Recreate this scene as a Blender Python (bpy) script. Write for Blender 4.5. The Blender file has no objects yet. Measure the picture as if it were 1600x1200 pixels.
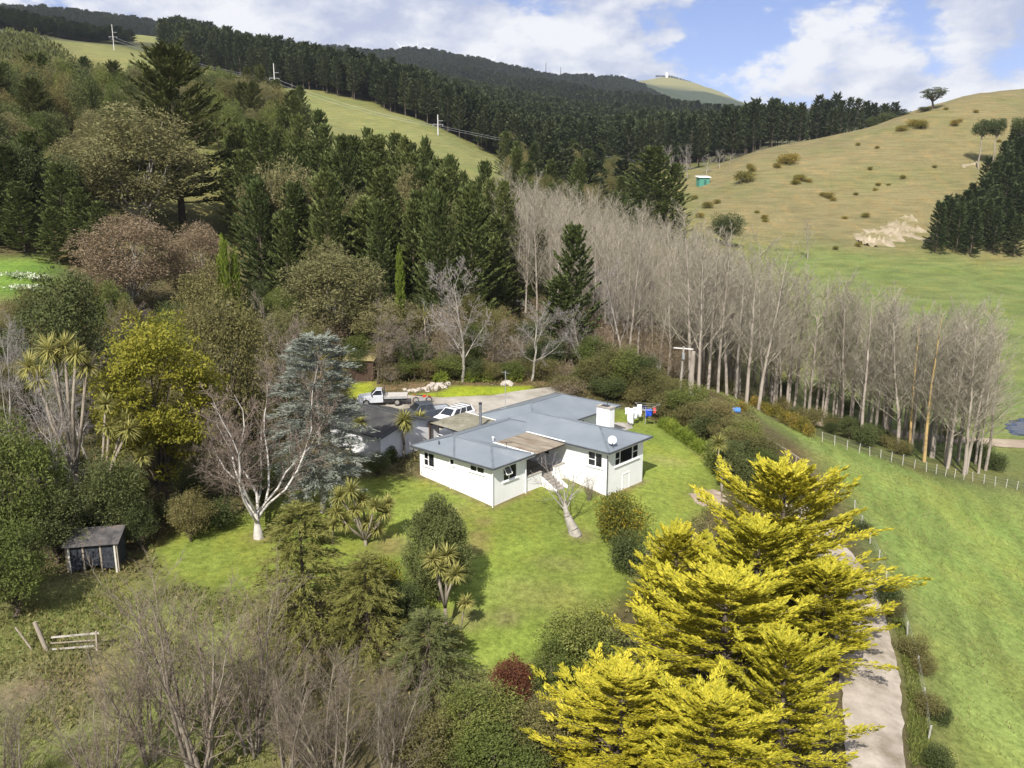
import bpy, bmesh, math, random
import numpy as np
from mathutils import Vector, Matrix
R = math.radians
scene = bpy.context.scene
col = scene.collection
random.seed(7)
rng = np.random.default_rng(7)

# ------------------------------------------------------------------ camera
F, PITCH, CAMZ = 1294.0, R(12.7), 23.2          # focal length in photo pixels, tilt below the horizon, height
cd = bpy.data.cameras.new('camera'); cam = bpy.data.objects.new('camera', cd); col.objects.link(cam)
cd.sensor_width = 36.0; cd.lens = 36.0 * F / 1600.0
cd.clip_start = 0.5; cd.clip_end = 20000
cam.location = (0, 0, CAMZ); cam.rotation_euler = (R(90) - PITCH, 0, 0)
scene.camera = cam

# ------------------------------------------------------------------ sun, sky, exposure
SUN_EL, SUN_AZ = R(44), R(-107)                 # azimuth of the sun as an angle in the XY plane
sdir = Vector((math.cos(SUN_EL) * math.cos(SUN_AZ), math.cos(SUN_EL) * math.sin(SUN_AZ), math.sin(SUN_EL)))
sl = bpy.data.lights.new('sun', 'SUN'); sl.energy = 5.0; sl.angle = R(0.53); sl.color = (1.0, 0.95, 0.87)
so = bpy.data.objects.new('sun', sl); col.objects.link(so)
so.location = (0, 0, 200); so.rotation_euler = sdir.to_track_quat('Z', 'Y').to_euler()
w = bpy.data.worlds.new('World'); scene.world = w; w.use_nodes = True
nt = w.node_tree; nt.nodes.clear()
def nd(nt, typ, **kw):
    n = nt.nodes.new(typ)
    for k, v in kw.items():
        if k.startswith('i_'):
            key = k[2:]
            key = int(key) if key.isdigit() else key.replace('_', ' ')
            n.inputs[key].default_value = v
        else:
            setattr(n, k, v)
    return n
def ln(nt, a, b): nt.links.new(a, b)
def mth(nt, op, a, b=None, clamp=False):
    n = nt.nodes.new('ShaderNodeMath'); n.operation = op; n.use_clamp = clamp
    for i, v in enumerate((a, b)):
        if v is None: continue
        if isinstance(v, (int, float)): n.inputs[i].default_value = v
        else: nt.links.new(v, n.inputs[i])
    return n.outputs[0]
def ramp(nt, fac, stops, interp='LINEAR'):
    n = nt.nodes.new('ShaderNodeValToRGB'); n.color_ramp.interpolation = interp
    e = n.color_ramp.elements
    while len(e) < len(stops): e.new(0.5)
    for el, (p, c) in zip(e, stops):
        el.position = p; el.color = (*c, 1) if len(c) == 3 else c
    nt.links.new(fac, n.inputs[0]); return n.outputs[0]
def mixc(nt, fac, a, b, mode='MIX'):
    n = nt.nodes.new('ShaderNodeMix'); n.data_type = 'RGBA'; n.blend_type = mode
    for i, v in ((0, fac), (6, a), (7, b)):
        if isinstance(v, (int, float)): n.inputs[i].default_value = v
        elif isinstance(v, (tuple, list)): n.inputs[i].default_value = (*v, 1) if len(v) == 3 else v
        else: nt.links.new(v, n.inputs[i])
    return n.outputs[2]
out = nd(nt, 'ShaderNodeOutputWorld')
sky = nd(nt, 'ShaderNodeTexSky', sky_type='NISHITA', sun_disc=False, sun_elevation=SUN_EL, sun_rotation=R(90) - SUN_AZ,
         altitude=300, air_density=0.9, dust_density=0.0, ozone_density=4.0)
bg = nd(nt, 'ShaderNodeBackground', i_Strength=0.08); ln(nt, mixc(nt, 1.0, sky.outputs[0], (1.02, 0.90, 1.06), 'MULTIPLY'), bg.inputs[0])
tc = nd(nt, 'ShaderNodeTexCoord'); CLOUD = (6.1, 4.4, 0.6)
mp = nd(nt, 'ShaderNodeMapping'); mp.inputs['Scale'].default_value = (1, 1, 1.9); mp.inputs['Location'].default_value = CLOUD
ln(nt, tc.outputs['Generated'], mp.inputs[0])
n1 = nd(nt, 'ShaderNodeTexNoise', i_Scale=4.8, i_Detail=14.0, i_Roughness=0.60, i_Distortion=0.0); ln(nt, mp.outputs[0], n1.inputs[0])
mp2 = nd(nt, 'ShaderNodeMapping'); mp2.inputs['Scale'].default_value = (1, 1, 1.9); mp2.inputs['Location'].default_value = (CLOUD[0] - .03, CLOUD[1], CLOUD[2] + .055)
ln(nt, tc.outputs['Generated'], mp2.inputs[0])
n2 = nd(nt, 'ShaderNodeTexNoise', i_Scale=4.8, i_Detail=14.0, i_Roughness=0.56, i_Distortion=0.0); ln(nt, mp2.outputs[0], n2.inputs[0])
cov = ramp(nt, n1.outputs[0], [(0.415, (0, 0, 0)), (0.495, (1, 1, 1))], 'EASE')
light = mth(nt, 'SUBTRACT', n1.outputs[0], n2.outputs[0])
lit = ramp(nt, mth(nt, 'ADD', mth(nt, 'MULTIPLY', light, 5.0), 0.46, True), [(0.10, (0.50, 0.55, 0.72)), (0.85, (1.0, 0.995, 0.995))])
cbg = nd(nt, 'ShaderNodeBackground', i_Strength=0.66); ln(nt, lit, cbg.inputs[0])
mx = nd(nt, 'ShaderNodeMixShader'); ln(nt, mth(nt, 'MULTIPLY', cov, 0.93), mx.inputs[0]); ln(nt, bg.outputs[0], mx.inputs[1]); ln(nt, cbg.outputs[0], mx.inputs[2])
ln(nt, mx.outputs[0], out.inputs[0])
vs = scene.view_settings
vs.view_transform = 'Standard'; vs.look = 'None'; vs.gamma = 1.0; vs.use_curve_mapping = False; vs.exposure = 0.68

# ------------------------------------------------------------------ pixel helpers: a pixel gives a direction, the distance comes from the ground
CP, SP = math.cos(PITCH), math.sin(PITCH)
def ray(px, py):
    a = (px - 800) / F; b = -(py - 600) / F
    return (a, CP + b * SP, -SP + b * CP)
def atY(px, py, Y):
    r = ray(px, py); t = Y / r[1]
    return (r[0] * t, Y, CAMZ + r[2] * t)
def atZ(px, py, z):
    r = ray(px, py); t = (z - CAMZ) / r[2]
    return (r[0] * t, r[1] * t, z)

# house frame: origin under the right wing's front eave corner
HO = np.array((7.755, 63.277)); HU = np.array((math.cos(R(-41.3)), math.sin(R(-41.3)))); HV = np.array((-HU[1], HU[0]))
def huv(a, b): p = HO + a * HU + b * HV; return float(p[0]), float(p[1])

# ------------------------------------------------------------------ terrain height field
pts = []
def pz(px, py, z): pts.append(atZ(px, py, z))
def py_(px, py, Y): pts.append(atY(px, py, Y))
def pxyz(x, y, z): pts.append((x, y, z))
for a, b, z in [(-13, -8.5, .7), (-4.8, -8.5, 0), (-4.8, -4.6, .1), (-.5, .5, -.6), (-.5, 5.85, -.75), (-8.5, 13, .3), (-16, 13, 1.5), (-16.2, 0, 1.3), (-9, 0, .4)]:
    pxyz(*huv(a, b), z)
for a in [(596, 725, .9), (600, 640, 1.8), (760, 610, 2.0), (690, 606, 2.2), (562, 596, 2.5), (1010, 665, -.4), (1090, 720, -.9), (1100, 770, -1.3), (1050, 830, -1.7),
          (690, 940, -1.3), (850, 900, -1.3), (800, 1000, -2.2), (560, 860, -.6), (405, 835, 0), (250, 850, .3), (145, 895, .3), (80, 1000, -.9), (0, 1100, -1.5),
          (300, 1190, -3), (700, 1190, -3.5), (1000, 1190, -3.7), (1375, 1190, -4), (1350, 940, -3.2), (1290, 840, -2.6), (1590, 1190, -6.2), (1590, 1000, -7.3), (1590, 850, -8.7),
          (1590, 770, -9.6), (1450, 900, -5), (1350, 760, -4), (1450, 740, -6.6), (1250, 690, -2.1), (1345, 700, -5.6), (1150, 642, -1.0), (1085, 606, 0),
          (1400, 680, -10), (1600, 693, -11), (1240, 655, -8), (1500, 600, -9), (1500, 500, -6), (1350, 500, -6), (1500, 425, -.5)]:
    pz(*a)
for a in [(1300, 400, 290), (1180, 382, 300), (1440, 398, 300), (1600, 402, 305), (1000, 380, 220), (850, 480, 150), (950, 540, 125), (1000, 280, 450), (1090, 288, 420), (1085, 305, 395),
          (1200, 236, 430), (1350, 210, 440), (1480, 172, 450), (1560, 158, 460), (1620, 156, 470), (1300, 300, 370), (1450, 300, 365), (1200, 320, 345), (1400, 378, 312), (1540, 255, 400), (1600, 300, 360),
          (1150, 248, 540), (1300, 232, 580), (1400, 222, 600),
          (431, 145, 480), (180, 73, 620), (685, 214, 425), (560, 175, 455), (350, 160, 430), (300, 108, 545), (560, 212, 385), (760, 245, 420), (850, 262, 415),
          (0, 425, 110), (80, 430, 108), (0, 150, 310), (60, 45, 830), (0, 35, 800), (150, 60, 850), (270, 60, 1000), (200, 48, 1050),
          (320, 98, 720), (500, 135, 640), (700, 195, 540), (830, 255, 490), (950, 270, 480), (330, 98, 1150), (500, 124, 1100), (700, 166, 1000), (900, 202, 880), (1100, 218, 760), (1230, 222, 700),
          (200, 56, 2500), (350, 70, 2600), (500, 90, 2600), (620, 97, 2600), (750, 107, 2500), (900, 137, 2500), (1000, 155, 2600), (1050, 175, 2600), (1100, 192, 2500),
          (1040, 126, 4200), (990, 129, 4200), (1100, 138, 4300), (1150, 157, 4300), (1190, 172, 4300), (1300, 215, 4500), (1600, 200, 4500), (900, 140, 4500), (600, 115, 4500), (100, 60, 4500),
          (500, 120, 1700), (800, 145, 1700), (1000, 182, 1500)]:
    py_(*a)
for a in [(-22, 160, 13), (-52, 172, 19), (-61, 150, 19), (-80, 200, 33), (0, 190, 12), (20, 200, 11), (-30, 115, 4.5), (-10, 115, 3.5), (-45, 110, 6), (8, 108, 1.5), (-35, 250, 26), (-90, 300, 52),
          (-150, 60, 22), (-60, 60, 3), (-45, 75, 4), (-150, 150, 40), (150, 50, -13), (300, 150, -6), (60, 30, -9), (0, -100, -8), (0, 10, -5.5), (-40, 10, -4), (40, 10, -7), (-200, -100, 10), (200, -100, -12),
          (400, 400, 60), (800, 800, 90), (-800, 0, 80), (800, 0, 20), (0, -1000, -20), (-4000, 0, 300), (4000, 0, 100), (3500, 4500, 150), (-3800, 4500, 560), (0, -4500, 0), (0, 5600, 300), (-4000, -4000, 100), (4000, -4000, 0), (3500, 5600, 150), (-3500, 5600, 400)]:
    pxyz(*a)
P0 = np.array(pts)
def warp(x, y):
    dx, dy = x, y - 50.0
    r = np.sqrt(dx * dx + dy * dy) + 1e-9
    k = np.arcsinh(r / 60.0) * 60.0 / r
    return np.stack([dx * k, dy * k], -1)
def tps(d2): return 0.5 * d2 * np.log(d2 + 1e-9)
W0 = warp(P0[:, 0], P0[:, 1]); NC = len(W0)
D2 = ((W0[:, None] - W0[None]) ** 2).sum(-1)
# heights shrink with distance in the fit so that far mountains do not ring into the near ground
def zs(x, y): return 1.0 + np.sqrt(x * x + (y - 50.0) ** 2) / 60.0
A = np.zeros((NC + 3, NC + 3)); A[:NC, :NC] = tps(D2) + np.eye(NC) * 2.0
A[:NC, NC] = 1; A[:NC, NC + 1:] = W0; A[NC:, :NC] = A[:NC, NC:].T
b = np.zeros(NC + 3); b[:NC] = P0[:, 2] / zs(P0[:, 0], P0[:, 1])
TW = np.linalg.solve(A, b)
def height(x, y):
    x = np.asarray(x, float); y = np.asarray(y, float); sh = x.shape
    x = x.ravel(); y = y.ravel(); o = np.empty(len(x))
    for i in range(0, len(x), 20000):
        q = warp(x[i:i + 20000], y[i:i + 20000])
        d2 = ((q[:, None] - W0[None]) ** 2).sum(-1)
        o[i:i + 20000] = tps(d2) @ TW[:NC] + TW[NC] + q @ TW[NC + 1:]
    o *= zs(x, y)
    # small natural unevenness, growing with distance from the garden
    rr = np.clip((np.hypot(x, y - 60) - 45) / 200, 0, 1)
    o += rr * (1.6 * np.sin(x * .043 + 1.3 * np.sin(y * .031)) * np.sin(y * .037 + .7) + .5 * np.sin(x * .13 + y * .05) * np.sin(y * .11 - x * .03))
    far = np.clip((np.hypot(x, y) - 500) / 1500, 0, 1)
    o += far * (18 * np.sin(x * .0073 + 1.1 * np.sin(y * .0041)) * np.sin(y * .0052 + x * .002) + 6 * np.sin(x * .021 + .5) * np.sin(y * .017))
    return o.reshape(sh)
def hz(x, y): return float(height(np.array([x]), np.array([y]))[0])
def G(px, py, ymax=6000):
    """point on the ground seen at a photo pixel"""
    r = np.array(ray(px, py))
    t = np.concatenate([np.arange(15, 200, .5), np.geomspace(200, ymax, 400)])
    p = r[None] * t[:, None]; d = p[:, 2] + CAMZ - height(p[:, 0], p[:, 1])
    i = np.argmax(d < 0)
    if d[i] >= 0: i = len(t) - 1
    a, c = t[max(i - 1, 0)], t[i]
    for _ in range(18):
        m = (a + c) / 2; q = r * m
        if q[2] + CAMZ - hz(q[0], q[1]) < 0: c = m
        else: a = m
    q = r * c
    return float(q[0]), float(q[1]), hz(q[0], q[1])
# ------------------------------------------------------------------ mesh + tag helpers
def tag(o, label=None, cat=None, group=None, kind=None):
    if label: o['label'] = label
    if cat: o['category'] = cat
    if group: o['group'] = group
    if kind: o['kind'] = kind
    return o
def nmesh(name, V, Fc, mat=None, tint=None, smooth=False, tcol=None):
    """mesh from numpy arrays; Fc is (m,3) or (m,4)"""
    me = bpy.data.meshes.new(name)
    V = np.ascontiguousarray(V, np.float32); Fc = np.ascontiguousarray(Fc, np.int32)
    m, k = Fc.shape
    me.vertices.add(len(V)); me.vertices.foreach_set('co', V.ravel())
    me.loops.add(m * k); me.loops.foreach_set('vertex_index', Fc.ravel())
    me.polygons.add(m); me.polygons.foreach_set('loop_start', np.arange(0, m * k, k, dtype=np.int32))
    me.polygons.foreach_set('loop_total', np.full(m, k, np.int32))
    if smooth: me.polygons.foreach_set('use_smooth', np.ones(m, bool))
    me.update(calc_edges=True)
    if tint is not None:
        a = me.attributes.new('tint', 'FLOAT', 'FACE'); a.data.foreach_set('value', np.ascontiguousarray(tint, np.float32))
    if tcol is not None:
        a = me.color_attributes.new('Col', 'FLOAT_COLOR', 'POINT'); a.data.foreach_set('color', np.ascontiguousarray(tcol, np.float32).ravel())
    if mat: me.materials.append(mat)
    return me
def obj(name, me, parent=None, loc=(0, 0, 0), rz=0.0, s=1.0):
    o = bpy.data.objects.new(name, me); col.objects.link(o)
    o.location = loc; o.rotation_euler = (0, 0, rz)
    o.scale = (s, s, s) if isinstance(s, (int, float)) else s
    if parent: o.parent = parent
    return o
def empty(name, loc=(0, 0, 0), rz=0.0, label=None, cat=None, group=None):
    o = bpy.data.objects.new(name, None); col.objects.link(o); o.location = loc; o.rotation_euler = (0, 0, rz)
    o.empty_display_size = 0.3
    return tag(o, label, cat, group)
class MB:
    """collects boxes, tubes and polygons into one mesh"""
    def __init__(s): s.v = []; s.f = []
    def poly(s, pts, faces):
        k = len(s.v); s.v += [tuple(map(float, p)) for p in pts]; s.f += [tuple(i + k for i in f) for f in faces]; return s
    def box(s, a, b):
        (x0, y0, z0), (x1, y1, z1) = a, b
        p = [(x0, y0, z0), (x1, y0, z0), (x1, y1, z0), (x0, y1, z0), (x0, y0, z1), (x1, y0, z1), (x1, y1, z1), (x0, y1, z1)]
        return s.poly(p, [(3, 2, 1, 0), (4, 5, 6, 7), (0, 1, 5, 4), (1, 2, 6, 5), (2, 3, 7, 6), (3, 0, 4, 7)])
    def obox(s, c, ax, ay, az):
        """oriented box: centre and three half-axis vectors"""
        c, ax, ay, az = map(np.array, (c, ax, ay, az))
        p = [c + i * ax + j * ay + k * az for k in (-1, 1) for (i, j) in ((-1, -1), (1, -1), (1, 1), (-1, 1))]
        return s.poly(p, [(3, 2, 1, 0), (4, 5, 6, 7), (0, 1, 5, 4), (1, 2, 6, 5), (2, 3, 7, 6), (3, 0, 4, 7)])
    def bar(s, p, q, w, h=None):
        """rectangular bar from p to q"""
        h = h or w; p = np.array(p, float); q = np.array(q, float); d = q - p; L = np.linalg.norm(d); d /= L
        up = np.array((0, 0, 1.)) if abs(d[2]) < .95 else np.array((1., 0, 0))
        a = np.cross(d, up); a /= np.linalg.norm(a); c = np.cross(a, d)
        return s.obox((p + q) / 2, d * L / 2, a * w / 2, c * h / 2)
    def tube(s, P, rad, n=8, cap=True):
        P = [np.array(p, float) for p in P]; k = len(P)
        if isinstance(rad, (int, float)): rad = [rad] * k
        base = len(s.v); 
        for i, p in enumerate(P):
            d = P[min(i + 1, k - 1)] - P[max(i - 1, 0)]; d /= np.linalg.norm(d) + 1e-9
            up = np.array((0, 0, 1.)) if abs(d[2]) < .9 else np.array((1., 0, 0))
            a = np.cross(d, up); a /= np.linalg.norm(a); c = np.cross(a, d)
            for j in range(n):
                t = 2 * math.pi * j / n; s.v.append(tuple(p + rad[i] * (math.cos(t) * a + math.sin(t) * c)))
        for i in range(k - 1):
            for j in range(n):
                s.f.append((base + i * n + j, base + i * n + (j + 1) % n, base + (i + 1) * n + (j + 1) % n, base + (i + 1) * n + j))
        if cap: s.f.append(tuple(base + j for j in range(n))[::-1]); s.f.append(tuple(base + (k - 1) * n + j for j in range(n)))
        return s
    def build(s, name, mat, parent=None, smooth=False, bevel=0, loc=(0, 0, 0), label=None):
        me = bpy.data.meshes.new(name); me.from_pydata(s.v, [], s.f)
        bm = bmesh.new(); bm.from_mesh(me); bmesh.ops.recalc_face_normals(bm, faces=bm.faces)
        if bevel: bmesh.ops.bevel(bm, geom=[e for e in bm.edges if len(e.link_faces) == 2 and e.calc_face_angle(0) > .5], offset=bevel, segments=2, affect='EDGES', profile=.6)
        bm.to_mesh(me); bm.free()
        if smooth: me.shade_smooth() if hasattr(me, 'shade_smooth') else None
        me.materials.append(mat)
        o = obj(name, me, parent, loc)
        if label: o['label'] = label
        return o
def copy_tree(o, parent=None):
    c = o.copy(); col.objects.link(c); c.parent = parent
    for k in ('label', 'group'):
        pass
    for ch in o.children: copy_tree(ch, c)
    return c

# ------------------------------------------------------------------ materials
MATS = {}
def newmat(name):
    m = bpy.data.materials.new(name); m.use_nodes = True; m.node_tree.nodes.clear(); MATS[name] = m
    return m, m.node_tree
def surf(name, c1, c2, scale=3.0, rough=0.7, spec=0.3, metal=0.0, bump=0.0, bscale=None, detail=6.0, coat=0.0, stretch=(1, 1, 1), dirt=None, stops=(0.35, 0.65)):
    """two-tone noise surface with optional bump and dirt patches"""
    m, nt = newmat(name)
    o = nd(nt, 'ShaderNodeOutputMaterial'); p = nd(nt, 'ShaderNodeBsdfPrincipled', i_Roughness=rough, i_Metallic=metal)
    p.inputs['Specular IOR Level'].default_value = spec; p.inputs['Coat Weight'].default_value = coat
    ln(nt, p.outputs[0], o.inputs[0])
    t = nd(nt, 'ShaderNodeTexCoord'); mp = nd(nt, 'ShaderNodeMapping'); mp.inputs['Scale'].default_value = stretch
    ln(nt, t.outputs['Object'], mp.inputs[0])
    nz = nd(nt, 'ShaderNodeTexNoise', i_Scale=scale, i_Detail=detail, i_Roughness=0.6); ln(nt, mp.outputs[0], nz.inputs[0])
    c = ramp(nt, nz.outputs[0], [(stops[0], c1), (stops[1], c2)])
    if dirt:
        n2 = nd(nt, 'ShaderNodeTexNoise', i_Scale=dirt[1], i_Detail=8.0, i_Roughness=0.65); ln(nt, mp.outputs[0], n2.inputs[0])
        c = mixc(nt, ramp(nt, n2.outputs[0], [(dirt[2], (0, 0, 0)), (dirt[3], (1, 1, 1))]), c, dirt[0])
    ln(nt, c, p.inputs['Base Color'])
    if bump:
        b = nd(nt, 'ShaderNodeBump', i_Strength=bump, i_Distance=0.05)
        nb = nd(nt, 'ShaderNodeTexNoise', i_Scale=bscale or scale * 4, i_Detail=6.0); ln(nt, mp.outputs[0], nb.inputs[0])
        ln(nt, nb.outputs[0], b.inputs['Height']); ln(nt, b.outputs[0], p.inputs['Normal'])
    return m
def leafmat(name, c1, c2, c3=None, trans=0.35, var=0.25, rough=0.55):
    """foliage: colour picked per leaf (tint attribute) and per plant"""
    m, nt = newmat(name)
    o = nd(nt, 'ShaderNodeOutputMaterial')
    at = nd(nt, 'ShaderNodeAttribute', attribute_name='tint'); oi = nd(nt, 'ShaderNodeObjectInfo')
    st = [(0.0, c1), (0.6, c2)] + ([(1.0, c3)] if c3 else [])
    c = ramp(nt, at.outputs['Fac'], st)
    hsv = nd(nt, 'ShaderNodeHueSaturation'); ln(nt, c, hsv.inputs['Color'])
    ln(nt, mth(nt, 'ADD', mth(nt, 'MULTIPLY', oi.outputs['Random'], 2 * var), 1 - var), hsv.inputs['Value'])
    ln(nt, mth(nt, 'ADD', mth(nt, 'MULTIPLY', oi.outputs['Random'], -.12 * var), .5 + .06 * var), hsv.inputs['Hue'])
    p = nd(nt, 'ShaderNodeBsdfPrincipled', i_Roughness=rough); p.inputs['Specular IOR Level'].default_value = 0.14
    ln(nt, hsv.outputs[0], p.inputs['Base Color'])
    t = nd(nt, 'ShaderNodeBsdfTranslucent'); ln(nt, hsv.outputs[0], t.inputs[0])
    x = nd(nt, 'ShaderNodeMixShader', i_0=trans); ln(nt, p.outputs[0], x.inputs[1]); ln(nt, t.outputs[0], x.inputs[2])
    ln(nt, x.outputs[0], o.inputs[0])
    return m

# ------------------------------------------------------------------ ground sheet
def axis(c0, c1, step, lo, hi, g):
    a = list(np.arange(c0, c1 + 1e-6, step)); s = step; x = a[-1]
    while x < hi: s *= g; x += s; a.append(x)
    s = step; x = a[0]; pre = []
    while x > lo: s *= g; x -= s; pre.append(x)
    return np.array(pre[::-1] + a)
gx = axis(-46, 60, .64, -4300, 4300, 1.045); gy = axis(29, 118, .64, -700, 5600, 1.045)
GX, GY = np.meshgrid(gx, gy); GZ = height(GX, GY)
def inpoly(x, y, poly):
    c = np.zeros(x.shape, bool); k = len(poly)
    for i in range(k):
        (x0, y0), (x1, y1) = poly[i], poly[(i + 1) % k]
        if y0 == y1: continue
        c ^= ((y0 > y) != (y1 > y)) & (x < (x1 - x0) * (y - y0) / (y1 - y0) + x0)
    return c
def wpoly(pix): return [G(*p)[:2] for p in pix]
def segdist(x, y, poly, closed=True):
    d = np.full(x.shape, 1e9); k = len(poly)
    for i in range(k if closed else k - 1):
        (x0, y0), (x1, y1) = poly[i], poly[(i + 1) % k]
        L = (x1 - x0) ** 2 + (y1 - y0) ** 2 + 1e-9
        t = np.clip(((x - x0) * (x1 - x0) + (y - y0) * (y1 - y0)) / L, 0, 1)
        d = np.minimum(d, np.hypot(x - x0 - t * (x1 - x0), y - y0 - t * (y1 - y0)))
    return d
def softmask(x, y, poly, soft):
    s = np.where(inpoly(x, y, poly), 1, -1) * segdist(x, y, poly)
    return np.clip(.5 + s / (2 * soft), 0, 1)
lawn_poly = wpoly([(655, 748), (600, 742), (545, 752), (450, 770), (385, 800), (290, 822), (238, 862), (260, 900), (330, 925), (430, 935), (560, 915), (640, 940), (690, 1000), (715, 1045), (800, 1055), (880, 1015), (985, 920), (1000, 870),
                   (1060, 830), (1125, 780), (1130, 745), (1100, 715), (1068, 692), (1040, 668), (1015, 656), (985, 640), (960, 640), (945, 660), (900, 700), (830, 720)])
strip_poly = wpoly([(640, 617), (688, 612), (706, 602), (780, 604), (832, 602), (830, 613), (760, 618), (700, 622)])
strip2_poly = wpoly([(550, 600), (590, 596), (592, 606), (575, 620), (545, 622)])
def colours(x, y, z):
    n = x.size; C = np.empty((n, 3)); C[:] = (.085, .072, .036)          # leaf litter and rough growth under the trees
    def lay(mask, c):
        nonlocal C
        C = C * (1 - mask[:, None]) + np.array(c) * mask[:, None]
    far = np.clip((np.hypot(x, y) - 130) / 60, 0, 1); lay(far, (.16, .155, .055))
    # paddock right of the drive, valley floor, hills
    pad = softmask(x, y, PAD, 2.0); lay(pad, (.172, .220, .058))
    val = softmask(x, y, VAL, 14.0); lay(val, (.135, .165, .052))
    hill = softmask(x, y, HILL, 8.0); lay(hill, (.168, .146, .070))
    rdg = softmask(x, y, RIDGE, 18.0); lay(rdg, (.175, .18, .066))
    rdg2 = softmask(x, y, RIDGE2, 30.0); lay(rdg2, (.185, .185, .07))
    clear = softmask(x, y, CLEAR, 2.5); lay(clear, (.12, .19, .035))
    rdg = np.maximum(rdg, softmask(x, y, RIDGE2, 30.0)); woods = np.clip((y - 500) / 100, 0, 1) * np.clip((2000 - np.hypot(x, y)) / 300, 0, 1) * np.clip(1 - rdg * 3, 0, 1); lay(woods * .8, (.05, .055, .03))
    ff = np.clip((np.hypot(x, y) - 1500) / 400, 0, 1); lay(ff, (.045, .06, .035))
    grassy = np.clip((y - 3600) / 300, 0, 1) * np.clip((x - 450) / 200, 0, 1); lay(grassy, (.20, .19, .09))
    lay(softmask(x, y, ROUGH, 2.0), (.15, .17, .05))
    lay(softmask(x, y, DIRT, 2.2), (.125, .10, .07))
    lay(softmask(x, y, lawn_poly, .8), (.168, .205, .039))
    for (a, b_, r_) in STRAW: lay(np.clip(1.3 - np.hypot((x - a) * .6, y - b_) / r_, 0, 1) * .55, (.225, .205, .075))
    lay(softmask(x, y, strip_poly, .6), (.235, .285, .022))
    lay(softmask(x, y, strip2_poly, .6), (.22, .26, .028))
    lay(softmask(x, y, BANK, .9), (.15, .105, .06))
    # worn earth along the foot of the house walls
    hd = segdist(x, y, HOUSE); lay(np.clip(1.5 - hd / .45, 0, 1) * .75, (.15, .11, .065))
    for (a, b_, r_) in WORN: lay(np.clip(1.6 - np.hypot(x - a, y - b_) / r_, 0, 1) * .6, (.17, .13, .07))
    return C
PAD = wpoly([(1095, 602), (1170, 640), (1270, 705), (1340, 800), (1380, 880), (1425, 1000), (1480, 1199)]) + [(70, 10), (160, 20), (160, 100)] + wpoly([(1598, 768), (1450, 745), (1345, 705), (1200, 655), (1120, 600)])
VAL = wpoly([(1180, 385), (1230, 640), (1345, 700), (1598, 770)]) + [(170, 90), (300, 250)] + wpoly([(1598, 405), (1440, 400)])
HILL = wpoly([(1075, 300), (1090, 360), (1180, 378), (1330, 392), (1440, 392)]) + [(240, 300), (320, 420), (330, 520), (150, 520), (105, 470), (80, 430)]
RIDGE = [atY(*a)[:2] for a in [(100, 70, 620), (180, 70, 660), (300, 100, 620), (431, 140, 530), (560, 165, 500), (690, 205, 470), (800, 250, 450), (960, 270, 470), (960, 290, 420), (760, 250, 330), (560, 230, 250), (350, 200, 250), (200, 120, 480)]]
RIDGE2 = [atY(*a)[:2] for a in [(150, 50, 950), (200, 45, 1150), (260, 55, 1150), (315, 74, 1000), (290, 82, 880), (230, 70, 860)]]
CLEAR = wpoly([(-60, 405), (60, 402), (95, 415), (90, 440), (40, 462), (-60, 470)])
ROUGH = wpoly([(0, 960), (60, 930), (180, 900), (260, 910), (420, 960), (420, 1199), (-100, 1250), (-100, 1000)])
DIRT = wpoly([(75, 1020), (150, 1010), (180, 1060), (150, 1110), (60, 1120), (-40, 1130), (-40, 1080)])
BANK = wpoly([(585, 600), (640, 596), (700, 592), (830, 590), (900, 600), (870, 612), (832, 602), (706, 602), (680, 612), (600, 612)])
HOUSE = [huv(*p) for p in [(-13, -8.5), (-4.8, -8.5), (-4.8, -4.6), (-8.5, -4.6), (-8.5, .5), (-.5, .5), (-.5, 5.85), (-8.6, 5.85), (-8.6, 12.8), (-15.7, 12.8), (-15.7, 1), (-13, 1)]]
STRAW = [(*G(845, 930)[:2], 2.2), (*G(1075, 850)[:2], 1.6), (*G(870, 880)[:2], 1.2), (*G(700, 800)[:2], 1.4), (*G(1040, 720)[:2], 1.5)]
WORN = [(*G(905, 836)[:2], .9), (*G(748, 838)[:2], .8), (*G(742, 857)[:2], .9), (*G(408, 838)[:2], .8), (*G(610, 852)[:2], 1.3), (*G(1100, 776)[:2], 1.0), (*G(730, 965)[:2], 1.0), (*G(790, 965)[:2], .8), (*G(757, 815)[:2], .6)]
CC = np.ones((GX.size, 4)); CC[:, :3] = colours(GX.ravel(), GY.ravel(), GZ.ravel())
ny, nx = GX.shape
I = np.arange(nx * ny).reshape(ny, nx)
FQ = np.stack([I[:-1, :-1], I[:-1, 1:], I[1:, 1:], I[1:, :-1]], -1).reshape(-1, 4)
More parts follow.
